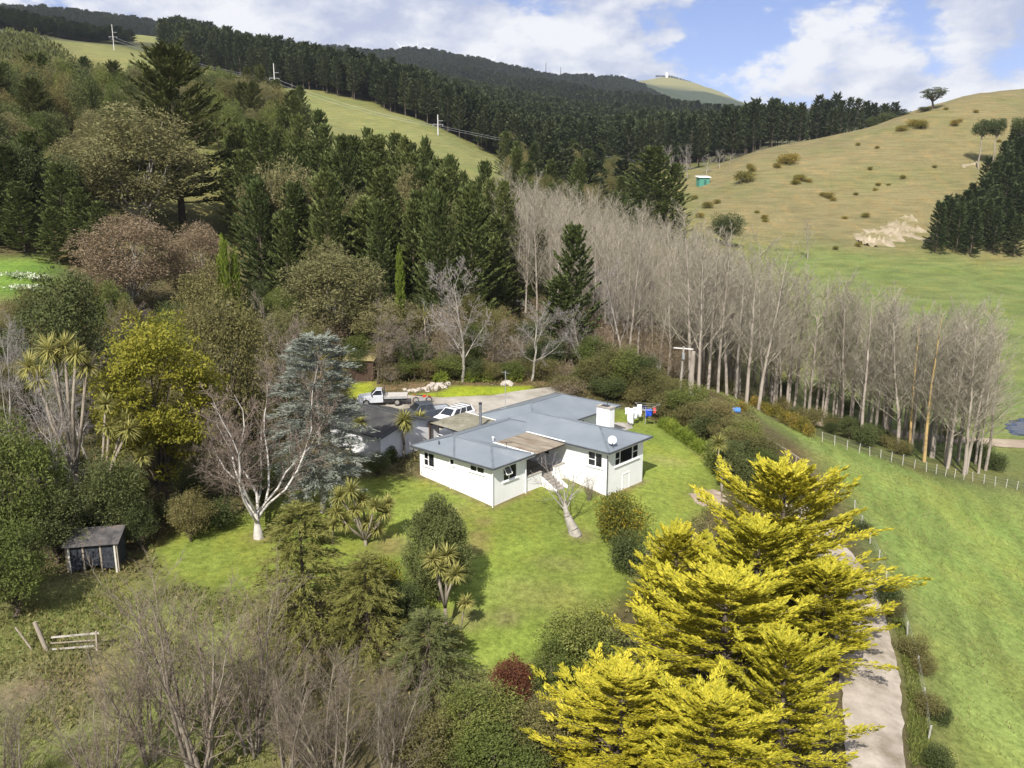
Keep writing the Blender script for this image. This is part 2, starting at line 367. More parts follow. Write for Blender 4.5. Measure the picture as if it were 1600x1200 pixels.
def ground_mat():
    m, nt = newmat('ground_turf')
    o = nd(nt, 'ShaderNodeOutputMaterial'); p = nd(nt, 'ShaderNodeBsdfPrincipled', i_Roughness=0.9); p.inputs['Specular IOR Level'].default_value = 0.15
    ln(nt, p.outputs[0], o.inputs[0])
    at = nd(nt, 'ShaderNodeAttribute', attribute_name='Col'); g = nd(nt, 'ShaderNodeNewGeometry')
    def nz(scale, det, rough=.6, st=(1, 1, 1)):
        mp = nd(nt, 'ShaderNodeMapping'); mp.inputs['Scale'].default_value = st; ln(nt, g.outputs['Position'], mp.inputs[0])
        k = nd(nt, 'ShaderNodeTexNoise', i_Scale=scale, i_Detail=det, i_Roughness=rough); ln(nt, mp.outputs[0], k.inputs[0]); return k.outputs[0]
    big = nz(.035, 5); mid = nz(.22, 6, .65, (1, .55, 1)); fine = nz(2.2, 6, .7); tiny = nz(9, 4, .75)
    c = at.outputs['Color']
    dry = mixc(nt, 1.0, c, (1.28, 1.10, 1.0), 'MULTIPLY')
    c = mixc(nt, ramp(nt, mid, [(.47, (0, 0, 0)), (.68, (.9, .9, .9))]), c, dry)
    lush = mixc(nt, 1.0, c, (.80, .93, .78), 'MULTIPLY')
    c = mixc(nt, ramp(nt, big, [(.45, (0, 0, 0)), (.66, (.85, .85, .85))]), c, lush)
    terr = nz(.9, 5, .6, (.10, .10, 1.6)); c = mixc(nt, 1.0, c, ramp(nt, terr, [(.35, (.80, .80, .78)), (.62, (1.16, 1.15, 1.15))]), 'MULTIPLY')
    c = mixc(nt, 1.0, c, ramp(nt, fine, [(.28, (.55, .58, .5)), (.72, (1.42, 1.4, 1.45))]), 'MULTIPLY')
    c = mixc(nt, 1.0, c, ramp(nt, tiny, [(.3, (.72, .72, .72)), (.7, (1.25, 1.25, 1.25))]), 'MULTIPLY')
    ln(nt, c, p.inputs['Base Color'])
    b = nd(nt, 'ShaderNodeBump', i_Strength=.55, i_Distance=.12); ln(nt, mth(nt, 'ADD', mth(nt, 'ADD', fine, mth(nt, 'MULTIPLY', tiny, .5)), mth(nt, 'MULTIPLY', terr, 1.5)), b.inputs['Height'])
    ln(nt, b.outputs[0], p.inputs['Normal'])
    return m
gm = ground_mat()
ground = obj('ground', nmesh('ground', np.stack([GX, GY, GZ], -1).reshape(-1, 3), FQ, gm, smooth=True, tcol=CC))
tag(ground, 'rolling farm ground with lawn, pasture and wooded hills', 'ground', kind='structure')

def ribbon(name, pix_l, pix_r, mat, lift, nseg=60, ncross=7, label=None, world=False, crown=0.0):
    """strip draped on the ground between two edge lines"""
    def line(p):
        q = np.array([a[:2] for a in p] if world else [G(*a)[:2] for a in p]); d = np.r_[0, np.cumsum(np.hypot(*np.diff(q, axis=0).T))]; t = np.linspace(0, d[-1], nseg)
        return np.stack([np.interp(t, d, q[:, 0]), np.interp(t, d, q[:, 1])], -1)
    a, b_ = line(pix_l), line(pix_r); u = np.linspace(0, 1, ncross)
    XY = a[:, None] * (1 - u[None, :, None]) + b_[:, None] * u[None, :, None]
    XY[:, [0, -1]] += rng.normal(0, .06, XY[:, [0, -1]].shape)
    Z = height(XY[..., 0], XY[..., 1]) + lift + crown * (1 - (2 * u[None] - 1) ** 2)
    V = np.concatenate([XY, Z[..., None]], -1).reshape(-1, 3)
    K = np.arange(nseg * ncross).reshape(nseg, ncross)
    Q = np.stack([K[:-1, :-1], K[:-1, 1:], K[1:, 1:], K[1:, :-1]], -1).reshape(-1, 4)
    o = obj(name, nmesh(name, V, Q, mat, smooth=True)); tag(o, label, name.replace('_', ' '), kind='structure'); return o
gravel = surf('gravel_drive', (.29, .25, .21), (.41, .36, .305), 1.2, .95, .1, bump=.5, bscale=14, detail=10, dirt=((.20, .17, .125), .35, .5, .66))
yardm = surf('gravel_yard', (.26, .235, .195), (.40, .37, .32), .45, .95, .1, bump=.4, bscale=10, detail=10, dirt=((.13, .105, .08), .16, .55, .68))
trackm = surf('track_dirt', (.25, .20, .15), (.35, .29, .22), .5, .95, .1, bump=.4, detail=9)
ribbon('driveway', [(1322, 1230), (1322, 1150), (1312, 1060), (1300, 960), (1285, 900), (1255, 830), (1215, 780)], [(1415, 1230), (1413, 1150), (1405, 1060), (1385, 970), (1362, 905), (1310, 840), (1255, 785)], gravel, .05, 50, 9, 'pale gravel driveway beside the golden conifers', crown=.04)
yd = ribbon('yard', [(600, 705), (585, 660), (553, 632), (560, 618), (630, 617), (690, 622), (770, 618), (850, 606), (880, 603)], [(640, 700), (690, 690), (700, 685), (750, 668), (800, 645), (820, 640), (850, 630), (880, 622), (905, 612)], yardm, .045, 50, 14, 'gravel yard behind the house where vehicles park')
ribbon('farm_track', [(1225, 646), (1300, 660), (1400, 673), (1500, 683), (1600, 688), (1680, 694)], [(1225, 653), (1300, 668), (1400, 683), (1500, 694), (1600, 701), (1680, 708)], trackm, .06, 50, 5, 'dirt farm track along the valley floor behind the poplars')
# ------------------------------------------------------------------ building materials
white_wall = surf('white_painted_wall', (.74, .74, .73), (.82, .82, .81), .6, .75, .25, dirt=((.60, .57, .50), .5, .66, .82), bump=.06, bscale=30)
white_trim = surf('white_trim', (.78, .78, .77), (.84, .84, .83), 2, .5, .4)
roof_blue = surf('blue_grey_roof_iron', (.150, .172, .195), (.192, .215, .238), .35, .42, .5, detail=8, dirt=((.27, .285, .30), .28, .6, .8), bump=.04, bscale=6)
ridge_dark = surf('ridge_cap_iron', (.10, .115, .13), (.15, .17, .19), 1.5, .5, .4)
gutter_dark = surf('dark_gutter', (.05, .055, .06), (.08, .085, .09), 2, .5, .4)
old_iron = surf('weathered_corrugated_iron', (.20, .165, .125), (.31, .27, .215), .7, .75, .25, stretch=(1, 4, 1), dirt=((.16, .11, .07), .5, .5, .7), bump=.2, bscale=9)
mossy_iron = surf('mossy_carport_iron', (.17, .16, .115), (.28, .265, .21), .8, .8, .2, dirt=((.12, .11, .07), .9, .52, .7), bump=.2, bscale=9)
dark_roof = surf('dark_garage_roofing', (.035, .035, .036), (.075, .072, .068), .6, .75, .25, dirt=((.23, .20, .17), .45, .60, .72), bump=.2)
conc = surf('weathered_concrete', (.30, .275, .24), (.42, .39, .35), 1.1, .9, .15, dirt=((.17, .15, .12), .8, .5, .68), bump=.25)
brown_wood = surf('dark_brown_boards', (.045, .028, .020), (.085, .055, .040), 2.0, .8, .2, stretch=(4, 4, .6), bump=.2)
grey_wood = surf('weathered_grey_timber', (.23, .19, .145), (.36, .31, .25), 3, .85, .15, stretch=(3, 3, .5), bump=.3)
black_metal = surf('dark_metal', (.03, .032, .035), (.05, .05, .055), 3, .5, .5)
steel = surf('galvanised_steel', (.42, .43, .44), (.55, .56, .57), 2, .45, .5, metal=.6)
curtain = surf('pale_curtain', (.55, .52, .55), (.68, .64, .68), 2, .9, .1, stretch=(8, 8, .3))
def glassmat():
    m, nt = newmat('window_glass')
    o = nd(nt, 'ShaderNodeOutputMaterial')
    d = nd(nt, 'ShaderNodeBsdfPrincipled', i_Roughness=.04); d.inputs['Base Color'].default_value = (.018, .02, .024, 1); d.inputs['Specular IOR Level'].default_value = .7
    t = nd(nt, 'ShaderNodeBsdfTransparent'); t.inputs[0].default_value = (.75, .78, .8, 1)
    x = nd(nt, 'ShaderNodeMixShader', i_0=.55); ln(nt, t.outputs[0], x.inputs[1]); ln(nt, d.outputs[0], x.inputs[2]); ln(nt, x.outputs[0], o.inputs[0])
    return m
glass = glassmat()
room_dark = surf('dark_interior', (.10, .09, .085), (.15, .135, .12), 1, .9, .1)

def holed_wall(mb, p0, p1, z0, z1, holes, t=.16):
    """outer skin of a wall from p0 to p1 with real openings and reveals; outside is to the right of p0->p1"""
    p0 = np.array(p0, float); p1 = np.array(p1, float); L = np.linalg.norm(p1 - p0); d = (p1 - p0) / L; nin = np.array((-d[1], d[0]))
    S = sorted({0, L, *[h[0] for h in holes], *[h[1] for h in holes]}); Z = sorted({z0, z1, *[h[2] for h in holes], *[h[3] for h in holes]})
    def pt(s, z, i=0): q = p0 + d * s + nin * i; return (q[0], q[1], z)
    for a, b_ in zip(S[:-1], S[1:]):
        for c, e in zip(Z[:-1], Z[1:]):
            m = ((a + b_) / 2, (c + e) / 2)
            if any(h[0] < m[0] < h[1] and h[2] < m[1] < h[3] for h in holes): continue
            mb.poly([pt(a, c), pt(b_, c), pt(b_, e), pt(a, e)], [(0, 1, 2, 3)])
    for h in holes:
        a, b_, c, e = h
        for q in ([(a, c), (a, e)], [(b_, c), (b_, e)], [(a, c), (b_, c)], [(a, e), (b_, e)]):
            (s0, y0), (s1, y1) = q
            mb.poly([pt(s0, y0), pt(s1, y1), pt(s1, y1, t), pt(s0, y0, t)], [(0, 1, 2, 3)])
def window(root, p0, p1, hole, lights, sill=True, label=None, open_light=None):
    """lights: list of (fraction0, fraction1, [transom heights as fractions])"""
    p0 = np.array(p0, float); p1 = np.array(p1, float); L = np.linalg.norm(p1 - p0); d = (p1 - p0) / L; nin = np.array((-d[1], d[0]))
    a, b_, c, e = hole; w_ = b_ - a; h_ = e - c
    D = np.array((d[0], d[1], 0)); Nn = np.array((nin[0], nin[1], 0)); Zz = np.array((0, 0, 1.))
    def P(s, z, i): q = p0 + d * s + nin * i; return np.array((q[0], q[1], z))
    fr = MB(); fw = .055
    def member(s0, s1, z0, z1, dep=.045, i=.03): fr.obox(P((s0 + s1) / 2, (z0 + z1) / 2, i), D * (s1 - s0) / 2, Nn * dep, Zz * (z1 - z0) / 2)
    member(a - .02, a + fw, c - .02, e + .02); member(b_ - fw, b_ + .02, c - .02, e + .02); member(a + fw, b_ - fw, c - .02, c + fw); member(a + fw, b_ - fw, e - fw, e + .02)
    panes = []
    for k, (f0, f1, tr) in enumerate(lights):
        s0 = a + fw + (w_ - 2 * fw) * f0; s1 = a + fw + (w_ - 2 * fw) * f1
        if k > 0: member(s0 - .035, s0 + .035, c + fw, e - fw)
        zz = [c + fw] + [c + fw + (h_ - 2 * fw) * t for t in tr] + [e - fw]
        for z in zz[1:-1]: member(s0 + .035 * (k > 0), s1 - .035 * (k < len(lights) - 1), z - .025, z + .025, .04, .03)
        for z0, z1 in zip(zz[:-1], zz[1:]): panes.append((s0, s1, z0, z1))
    win = fr.build('window', white_trim, root, bevel=0); 
    if label: win['label'] = label
    for k, (s0, s1, z0, z1) in enumerate(panes):
        pm = MB()
        if open_light == k:      # awning sash pushed out at the bottom
            q = [P(s0, z1, -.03), P(s1, z1, -.03), P(s1, z0 + .06, -.36), P(s0, z0 + .06, -.36)]
            pm.poly(q + [x + Nn * .02 for x in q], [(0, 1, 2, 3), (7, 6, 5, 4), (0, 4, 5, 1), (1, 5, 6, 2), (2, 6, 7, 3), (3, 7, 4, 0)])
            sm = MB()
            for i in range(4): sm.bar(q[i], q[(i + 1) % 4], .05, .05)
            sm.build('open_sash', white_trim, win)
        else:
            pm.obox(P((s0 + s1) / 2, (z0 + z1) / 2, .045), D * (s1 - s0) / 2, Nn * .006, Zz * (z1 - z0) / 2)
        pm.build('pane', glass, win)
    if sill:
        MB().obox(P((a + b_) / 2, c - .055, -.04), D * (w_ / 2 + .12), Nn * .07, Zz * .03).build('sill', white_trim, win)
    return win
def hip_roof(u0, u1, v0, v1, z, pitch, th=.06):
    """hipped roof solid over an eave rectangle; returns mesh builder and its hip and ridge lines"""
    mb = MB(); w_ = min(u1 - u0, v1 - v0) / 2; zr = z + w_ * pitch
    if u1 - u0 >= v1 - v0: r0, r1 = (u0 + w_, (v0 + v1) / 2, zr), (u1 - w_, (v0 + v1) / 2, zr)
    else: r0, r1 = ((u0 + u1) / 2, v0 + w_, zr), ((u0 + u1) / 2, v1 - w_, zr)
    e = [(u0, v0, z), (u1, v0, z), (u1, v1, z), (u0, v1, z)]; lo = [(a, b_, z - th) for a, b_, _ in e]
    P = e + lo + [r0, r1]
    if u1 - u0 >= v1 - v0: fs = [(0, 1, 9, 8), (1, 2, 9), (2, 3, 8, 9), (3, 0, 8)]; hips = [(0, 8), (3, 8), (1, 9), (2, 9), (8, 9)]
    else: fs = [(0, 1, 8), (1, 2, 9, 8), (2, 3, 9), (3, 0, 8, 9)]; hips = [(0, 8), (1, 8), (2, 9), (3, 9), (8, 9)]
    mb.poly(P, fs + [(0, 4, 5, 1), (1, 5, 6, 2), (2, 6, 7, 3), (3, 7, 4, 0), (7, 6, 5, 4)])
    return mb, [(P[a], P[b_]) for a, b_ in hips], lo

# ------------------------------------------------------------------ the farmhouse
house = empty('farmhouse', (HO[0], HO[1], 0), R(-41.3), 'white single storey farmhouse with blue grey hipped iron roof', 'house')
EAVE, PIT = 3.3, .30
wl = MB(); ZB = -1.6; ZT = 3.2
hA = [(.49, 1.75, 1.68, 2.86), (3.48, 4.02, 2.38, 2.92), (5.76, 7.33, 2.38, 2.92)]
hB = [(1.18, 2.78, 1.70, 2.90)]
hD = [(6.08, 7.52, 1.66, 2.90)]
hE = [(1.10, 4.57, 1.64, 2.90)]
hp = [(2.0, 2.9, .82, 2.80)]
hq = [(1.2, 2.5, 1.65, 2.85)]
segs = [((-13, -8.5), (-4.8, -8.5), hA), ((-4.8, -8.5), (-4.8, -4.6), hB), ((-4.8, -4.6), (-8.9, -4.6), []), ((-8.9, -4.6), (-8.9, .5), hp), ((-8.9, .5), (-.5, .5), [(6.48, 7.92, 1.66, 2.90), (1.2, 2.4, 1.65, 2.75)]),
        ((-.5, .5), (-.5, 5.85), hE), ((-.5, 5.85), (-8.6, 5.85), []), ((-8.6, 5.85), (-8.6, 13.1), hq), ((-8.6, 13.1), (-15.7, 13.1), []), ((-15.7, 13.1), (-15.7, 1.1), []), ((-15.7, 1.1), (-13, 1.1), []), ((-13, 1.1), (-13, -8.5), [])]
for p, q, h in segs: holed_wall(wl, p, q, ZB, ZT, h)
wl.build('wall', white_wall, house)
fl = MB().poly([(-12.9, -8.4, .72), (-4.9, -8.4, .72), (-4.9, -4.7, .72), (-12.9, -4.7, .72)], [(0, 1, 2, 3)]).poly([(-15.6, -4.7, .721), (-9, -4.7, .721), (-9, 13, .721), (-15.6, 13, .721)], [(0, 1, 2, 3)]).poly([(-9, .6, .722), (-.6, .6, .722), (-.6, 5.75, .722), (-9, 5.75, .722)], [(0, 1, 2, 3)])
fl.build('floor', room_dark, house)
window(house, (-13, -8.5), (-4.8, -8.5), hA[0], [(0, .42, [.48]), (.42, 1, [])])
window(house, (-13, -8.5), (-4.8, -8.5), hA[1], [(0, 1, [])])
window(house, (-13, -8.5), (-4.8, -8.5), hA[2], [(0, .48, []), (.48, 1, [])])
window(house, (-4.8, -8.5), (-4.8, -4.6), hB[0], [(0, .42, [.45]), (.42, 1, [])], open_light=1, label='window with one awning sash pushed open')
window(house, (-8.9, .5), (-.5, .5), (6.48, 7.92, 1.66, 2.90), [(0, .52, [.46]), (.52, 1, [])])
window(house, (-8.9, .5), (-.5, .5), (1.2, 2.4, 1.65, 2.75), [(0, .5, [.5]), (.5, 1, [.5])])
window(house, (-.5, .5), (-.5, 5.85), hE[0], [(0, .2, [.46]), (.2, .76, []), (.76, 1, [.5])], label='wide window with a large middle pane')
window(house, (-8.6, 5.85), (-8.6, 13.1), hq[0], [(0, .5, []), (.5, 1, [])])
# curtains drawn aside inside two of the windows
for (x0, x1, y, z0, z1) in [(-12.05, -11.35, -8.22, 1.7, 2.3), (-2.35, -1.75, .78, 1.7, 2.25)]:
    c = MB(); k = 9
    c.poly([(x0 + (x1 - x0) * i / k, y + .05 * (i % 2), z) for z in (z0, z1) for i in range(k + 1)], [(i, i + 1, i + k + 2, i + k + 1) for i in range(k)]).build('curtain', curtain, house)
# door onto the porch
dm = MB().box((-8.96, -2.55 , .84), (-8.90, -1.75, 2.78)).build('door', surf('door_paint', (.30, .30, .30), (.36, .36, .36), 2, .5, .4), house)
MB().obox((-8.88, -2.42, 1.75), (.03, 0, 0), (0, .02, 0), (0, 0, .06)).build('handle', steel, dm)
# under-floor hatch in the right end wall, with its frame
ht = MB().box((-.56, 2.82, -.95), (-.515, 3.78, .62)).build('hatch_door', surf('hatch_paint', (.70, .71, .73), (.76, .77, .78), 2, .6, .3), house)
MB().box((-.52, 2.74, -1.1), (-.47, 2.82, .70)).box((-.52, 3.78, -1.1), (-.47, 3.86, .70)).box((-.52, 2.82, .62), (-.47, 3.78, .70)).build('hatch_frame', white_trim, ht)
# roofs
blocks = [(-13.5, -4.3, -9.0, -4.1, EAVE), (-13.49, -8.45, -8.99, 3.0, EAVE - .004), (-13.48, 0, 0, 6.35, EAVE + .004), (-16.2, -8.1, .7, 13.6, EAVE - .008)]
eave_edges = [((-13.5, -9), (-4.3, -9)), ((-4.3, -9), (-4.3, -4.1)), ((-8.45, .0), (0, 0)), ((0, 0), (0, 6.35)), ((0, 6.35), (-8.1, 6.35)), ((-8.1, 6.35), (-8.1, 13.6)), ((-8.1, 13.6), (-16.2, 13.6)), ((-16.2, 13.6), (-16.2, .7)), ((-13.5, .7), (-13.5, -9))]
for bl in blocks:
    mb, hips, lo = hip_roof(*bl[:4], bl[4], PIT)
    ro = mb.build('roof', roof_blue, house)
    for p, q in hips:
        if bl[0] == -13.48 and (p[0] < -10 and q[0] < -10): continue
        MB().bar(np.array(p) + (0, 0, .012), np.array(q) + (0, 0, .012), .17, .03).build('ridge_cap', ridge_dark if p[2] != q[2] else roof_blue, ro)
gt = MB(); fa = MB()
for k, (p, q) in enumerate(eave_edges):
    p = np.array(p); q = np.array(q); d = (q - p) / np.linalg.norm(q - p); o_ = np.array((d[1], -d[0]))
    a = p - d * .06; b_ = q + d * .06
    gt.bar((*(a + o_ * .06), EAVE - .055 - k * .0007), (*(b_ + o_ * .06), EAVE - .055 - k * .0007), .115, .105)
    fa.bar((*(p - o_ * .03), EAVE - .165 - k * .0007), (*(q - o_ * .03), EAVE - .165 - k * .0007), .03, .15)
gt.build('gutter', gutter_dark, house); fa.build('fascia', white_trim, house)
sf = MB()
for k, (p, q) in enumerate(eave_edges):
    p = np.array(p); q = np.array(q); d = (q - p) / np.linalg.norm(q - p); i_ = np.array((-d[1], d[0])); z = EAVE - .2 - k * .001
    sf.poly([(*(p + i_ * .05), z), (*(q + i_ * .05), z), (*(q + i_ * .55 ), z), (*(p + i_ * .55), z)], [(0, 1, 2, 3)])
sf.build('soffit', white_trim, house)
for x, y, g0 in [(-4.72, -8.62, -.1), (-4.68, -4.75, 0), (-.42, .42, -.7), (-9.35, -8.6, .4)]:
    MB().tube([(x, y, 3.12), (x, y, -1.0)], .045, 8).build('downpipe', white_trim if x != -.42 else gutter_dark, house)
# verandah between the wings: old iron roof with pale flashings, deck, low wall, steps
ve = MB(); nrib = 42
for i in range(nrib):
    v0 = -4.35 + 4.30 * i / nrib; v1 = v0 + 4.30 / nrib; dz = .018 if i % 2 else 0
    ve.poly([(-8.7, v0, 3.36 + dz), (-4.35, v0, 3.20 + dz), (-4.35, v1, 3.20 + dz), (-8.7, v1, 3.36 + dz)], [(0, 1, 2, 3)])
    ve.poly([(-8.7, v1, 3.36), (-4.35, v1, 3.20), (-4.35, v1, 3.218), (-8.7, v1, 3.378)], [(0, 1, 2, 3)])
vr = ve.build('verandah_roof', old_iron, house)
for (p, q) in [((-8.6, -4.28, 3.44), (-4.30, -4.28, 3.36)), ((-8.6, -.06, 3.46), (-4.40, -.06, 3.40))]: MB().bar(p, q, .14, .05).build('flashing', white_trim, vr)
for s in (.33, .66): MB().bar((-8.6, -4.2 + 4.2 * s, 3.385), (-4.4, -4.2 + 4.2 * s, 3.235), .10, .012).build('lap_joint', mossy_iron, vr)
MB().bar((-4.45, -4.3, 3.13), (-4.45, -.05, 3.13), .06, .13).build('verandah_beam', brown_wood, house)
MB().box((-8.8, -4.55, -.3), (-4.95, .45, .72)).build('porch_deck', conc, house)
MB().box((-4.93, -4.58, -1.2), (-4.79, -2.62, 1.30)).build('porch_wall', white_wall, house)
MB().box((-4.97, -4.58, 1.30), (-4.75, -2.60, 1.36)).build('wall_cap', conc, house)
MB().box((-4.93, -.95, -1.2), (-4.79, .42, 1.30)).build('porch_wall', white_wall, house)
MB().box((-4.97, -.97, 1.30), (-4.75, .42, 1.36)).build('wall_cap', conc, house)
for k in range(5):
    MB().box((-4.95 + k * .30 + .002, -2.45, -1.0), (-4.65 + k * .30, -1.12, .60 - k * .17)).build('step', conc, house)
for v0 in (-2.60, -1.10):
    MB().poly([(-4.95, v0, -1.2), (-3.3, v0, -1.2), (-3.3, v0, .02), (-4.95, v0, .90), (-4.95, v0 + .14, -1.2), (-3.3, v0 + .14, -1.2), (-3.3, v0 + .14, .02), (-4.95, v0 + .14, .90)], [(0, 1, 2, 3), (7, 6, 5, 4), (0, 4, 5, 1), (1, 5, 6, 2), (2, 6, 7, 3), (3, 7, 4, 0)]).build('step_side_wall', white_wall, house)
# chimney, flue, dish, aerials
ch = MB().box((-5.55, 6.0, -1.2), (-4.15, 6.75, 5.02)).build('chimney', white_wall, house)
MB().box((-5.62, 5.94, 5.02), (-4.08, 6.81, 5.14)).build('chimney_cap', conc, ch)
MB().box((-5.2, 6.15, 5.14), (-4.5, 6.6, 5.22)).tube([(-4.7, 6.4, 5.2), (-4.7, 6.4, 5.75)], .03).build('chimney_cowl', black_metal, ch)
fo = MB().tube([(-12.8, -1.4, 3.4), (-12.8, -1.4, 5.45)], .13, 12).build('flue', surf('flue_steel', (.10, .105, .115), (.15, .155, .165), 3, .4, .5), house)
MB().tube([(-12.8, -1.4, 5.45), (-12.8, -1.4, 5.6)], .16, 12).build('flue_cap', black_metal, fo)
MB().box((-13.05, -1.65, 3.42), (-12.55, -1.15, 3.56)).build('flashing_plate', ridge_dark, fo)
dd = MB(); K = 20; Pd = [(0, 0, 0)]
dc = np.array((-.45, 1.05, 4.05)); dn = np.array((.55, -.75, .36)); dn /= np.linalg.norm(dn)
ax = np.cross(dn, (0, 0, 1)); ax /= np.linalg.norm(ax); ay = np.cross(ax, dn); rings = []
for j, rr in enumerate((.0, .16, .27, .35)):
    rings.append([dc + dn * (.55 * rr * rr) + rr * (math.cos(2 * math.pi * i / K) * ax + math.sin(2 * math.pi * i / K) * ay) for i in range(K)])
VV = [p for r_ in rings for p in r_]; dd.poly(VV, [(j * K + i, j * K + (i + 1) % K, (j + 1) * K + (i + 1) % K, (j + 1) * K + i) for j in range(3) for i in range(K)])
ds = dd.build('satellite_dish', surf('dish_grey', (.66, .67, .68), (.72, .73, .74), 3, .5, .4), house)
MB().bar(dc - dn * .02, dc + dn * .5 - ay * .35, .04).obox(dc + dn * .5 - ay * .33, dn * .09, ax * .05, ay * .05).build('dish_arm', black_metal, ds)
MB().tube([dc - dn * .03, (-.62, 1.25, 3.86), (-.62, 1.25, 3.5)], .035).build('dish_mount', black_metal, ds)
ar = MB().tube([(-6.0, -5.6, 3.5), (-6.0, -5.6, 4.3)], .02).bar((-6.4, -5.8, 4.25), (-5.6, -5.4, 4.28), .03)
for t in np.linspace(0, 1, 5): ar.bar((-6.4 + .8 * t - .1, -5.8 + .4 * t + .2, 4.25 + .03 * t), (-6.4 + .8 * t + .1, -5.8 + .4 * t - .2, 4.25 + .03 * t), .018)
ar.build('tv_aerial', black_metal, house)
MB().tube([(-15.2, 4.6, 3.5), (-15.2, 4.6, 7.2)], .03).bar((-15.7, 4.6, 7.0), (-14.7, 4.6, 7.0), .03).build('aerial_mast', steel, house)
MB().tube([(-11.2, -8.0, 3.5), (-11.2, -8.0, 3.9)], .05).build('vent_pipe', black_metal, house)
MB().tube([(-8.9, -4.0, 3.45), (-8.9, -4.0, 3.72)], .035).obox((-8.9, -4.0, 3.75), (.09, 0, 0), (0, .06, 0), (0, 0, .05)).build('roof_vent', white_trim, house)
MB().poly([(-15.1, 3.3, 3.66), (-14.2, 3.3, 3.93), (-14.2, 3.9, 3.93), (-15.1, 3.9, 3.66)], [(0, 1, 2, 3)]).build('skylight_sheet', surf('pale_sheet', (.42, .44, .46), (.48, .5, .52), 2, .4, .4), house)

# ------------------------------------------------------------------ garage, carport and sheds
gar = empty('garage', (*huv(-17.2, -9.15), .9), R(-41.3), 'white gabled garage with dark roof left of the farmhouse', 'garage')
gz = .9
gw = MB(); W_, Lg, hE_, hR = 6.9, 7.0, 2.45, 3.42
gw.poly([(0, 0, -1), (0, W_, -1), (0, W_, hE_), (0, W_ / 2, hR), (0, 0, hE_), (-Lg, 0, -1), (-Lg, W_, -1), (-Lg, W_, hE_), (-Lg, W_ / 2, hR), (-Lg, 0, hE_)],
        [(0, 1, 2, 3, 4), (9, 8, 7, 6, 5), (0, 4, 9, 5), (1, 6, 7, 2)]).build('wall', surf('garage_wall', (.60, .60, .62), (.72, .72, .73), .8, .8, .2, dirt=((.48, .46, .43), .6, .6, .8)), gar)
def gslope(a, z0, b_, z1, dz):
    return MB().poly([(.35, a, z0 + dz), (.35, b_, z1 + dz), (-Lg - .3, b_, z1 + dz), (-Lg - .3, a, z0 + dz), (.35, a, z0 + dz - .1), (.35, b_, z1 + dz - .1), (-Lg - .3, b_, z1 + dz - .1), (-Lg - .3, a, z0 + dz - .1)],
                     [(0, 1, 2, 3), (7, 6, 5, 4), (0, 4, 5, 1), (1, 5, 6, 2), (2, 6, 7, 3), (3, 7, 4, 0)])
s_ = (hR - hE_) / (W_ / 2)
gslope(-.4, hE_ - .4 * s_, W_ / 2, hR, .12).build('roof', dark_roof, gar); gslope(W_ + .4, hE_ - .4 * s_, W_ / 2, hR, .121).build('roof', dark_roof, gar)
MB().bar((.4, W_ / 2, hR + .14), (-Lg - .3, W_ / 2, hR + .14), .22, .05).build('ridge_cap', gutter_dark, gar)
for a, b_ in ((-.42, W_ / 2), (W_ + .42, W_ / 2)): MB().bar((.37, a, hE_ - .4 * s_ + .02), (.37, b_, hR + .03), .05, .2).build('barge_board', gutter_dark, gar)
cp = empty('carport', (*huv(-17.0, -3.7), .2), R(-41.3), 'low carport with mossy flat iron roof beside the garage', 'carport')
cr = MB(); nrib = 34
for i in range(nrib):
    v0 = 4.75 * i / nrib; v1 = 4.75 * (i + 1) / nrib; dz = .02 if i % 2 else 0
    cr.poly([(-.1, v0, 3.30 + dz), (3.75, v0, 3.18 + dz), (3.75, v1, 3.18 + dz), (-.1, v1, 3.30 + dz)], [(0, 1, 2, 3)]).poly([(-.1, v1, 3.30), (3.75, v1, 3.18), (3.75, v1, 3.20), (-.1, v1, 3.32)], [(0, 1, 2, 3)])
cr.build('roof_sheet', mossy_iron, cp)
for a in (0, 3.6): MB().bar((a, 0, 3.1), (a, 4.7, 3.1), .08, .16).build('beam', brown_wood, cp)
for a, b_ in ((0, .1), (0, 4.6), (3.6, .1), (3.6, 4.6)): MB().box((a - .06, b_ - .06, .5), (a + .06, b_ + .06, 3.05)).build('post', brown_wood, cp)
MB().bar((-.12, 4.78, 3.3), (3.75, 4.78, 3.2), .06, .1).build('flashing', white_trim, cp)
# brown shed behind the utes
bx_, by_, bz_ = G(563, 595)
sh = empty('board_shed', (bx_, by_ + 1.0, bz_), R(-3), 'dark brown board shed under bare trees behind the silver ute', 'shed')
for i in range(19):
    x0 = -1.6 + i * .17; MB().box((x0, -1.0 - (.015 if i % 2 else 0), -.3), (x0 + .165, -.96, 2.35)).build('plank', brown_wood, sh)
MB().box((-1.6, -.955, -.3), (-1.5, 1.0, 2.3)).box((1.52, -.955, -.3), (1.62, 1.0, 2.3)).box((-1.5, .9, -.3), (1.52, 1.0, 2.3)).build('wall', brown_wood, sh)
MB().poly([(-1.8, -1.25, 2.38), (1.8, -1.25, 2.38), (1.8, 1.2, 2.75), (-1.8, 1.2, 2.75), (-1.8, -1.25, 2.46), (1.8, -1.25, 2.46), (1.8, 1.2, 2.83), (-1.8, 1.2, 2.83)], [(3, 2, 1, 0), (4, 5, 6, 7), (0, 1, 5, 4), (1, 2, 6, 5), (2, 3, 7, 6), (3, 0, 4, 7)]).build('roof', surf('lichen_roof', (.22, .18, .08), (.34, .29, .15), 1.5, .9, .1, bump=.3), sh)
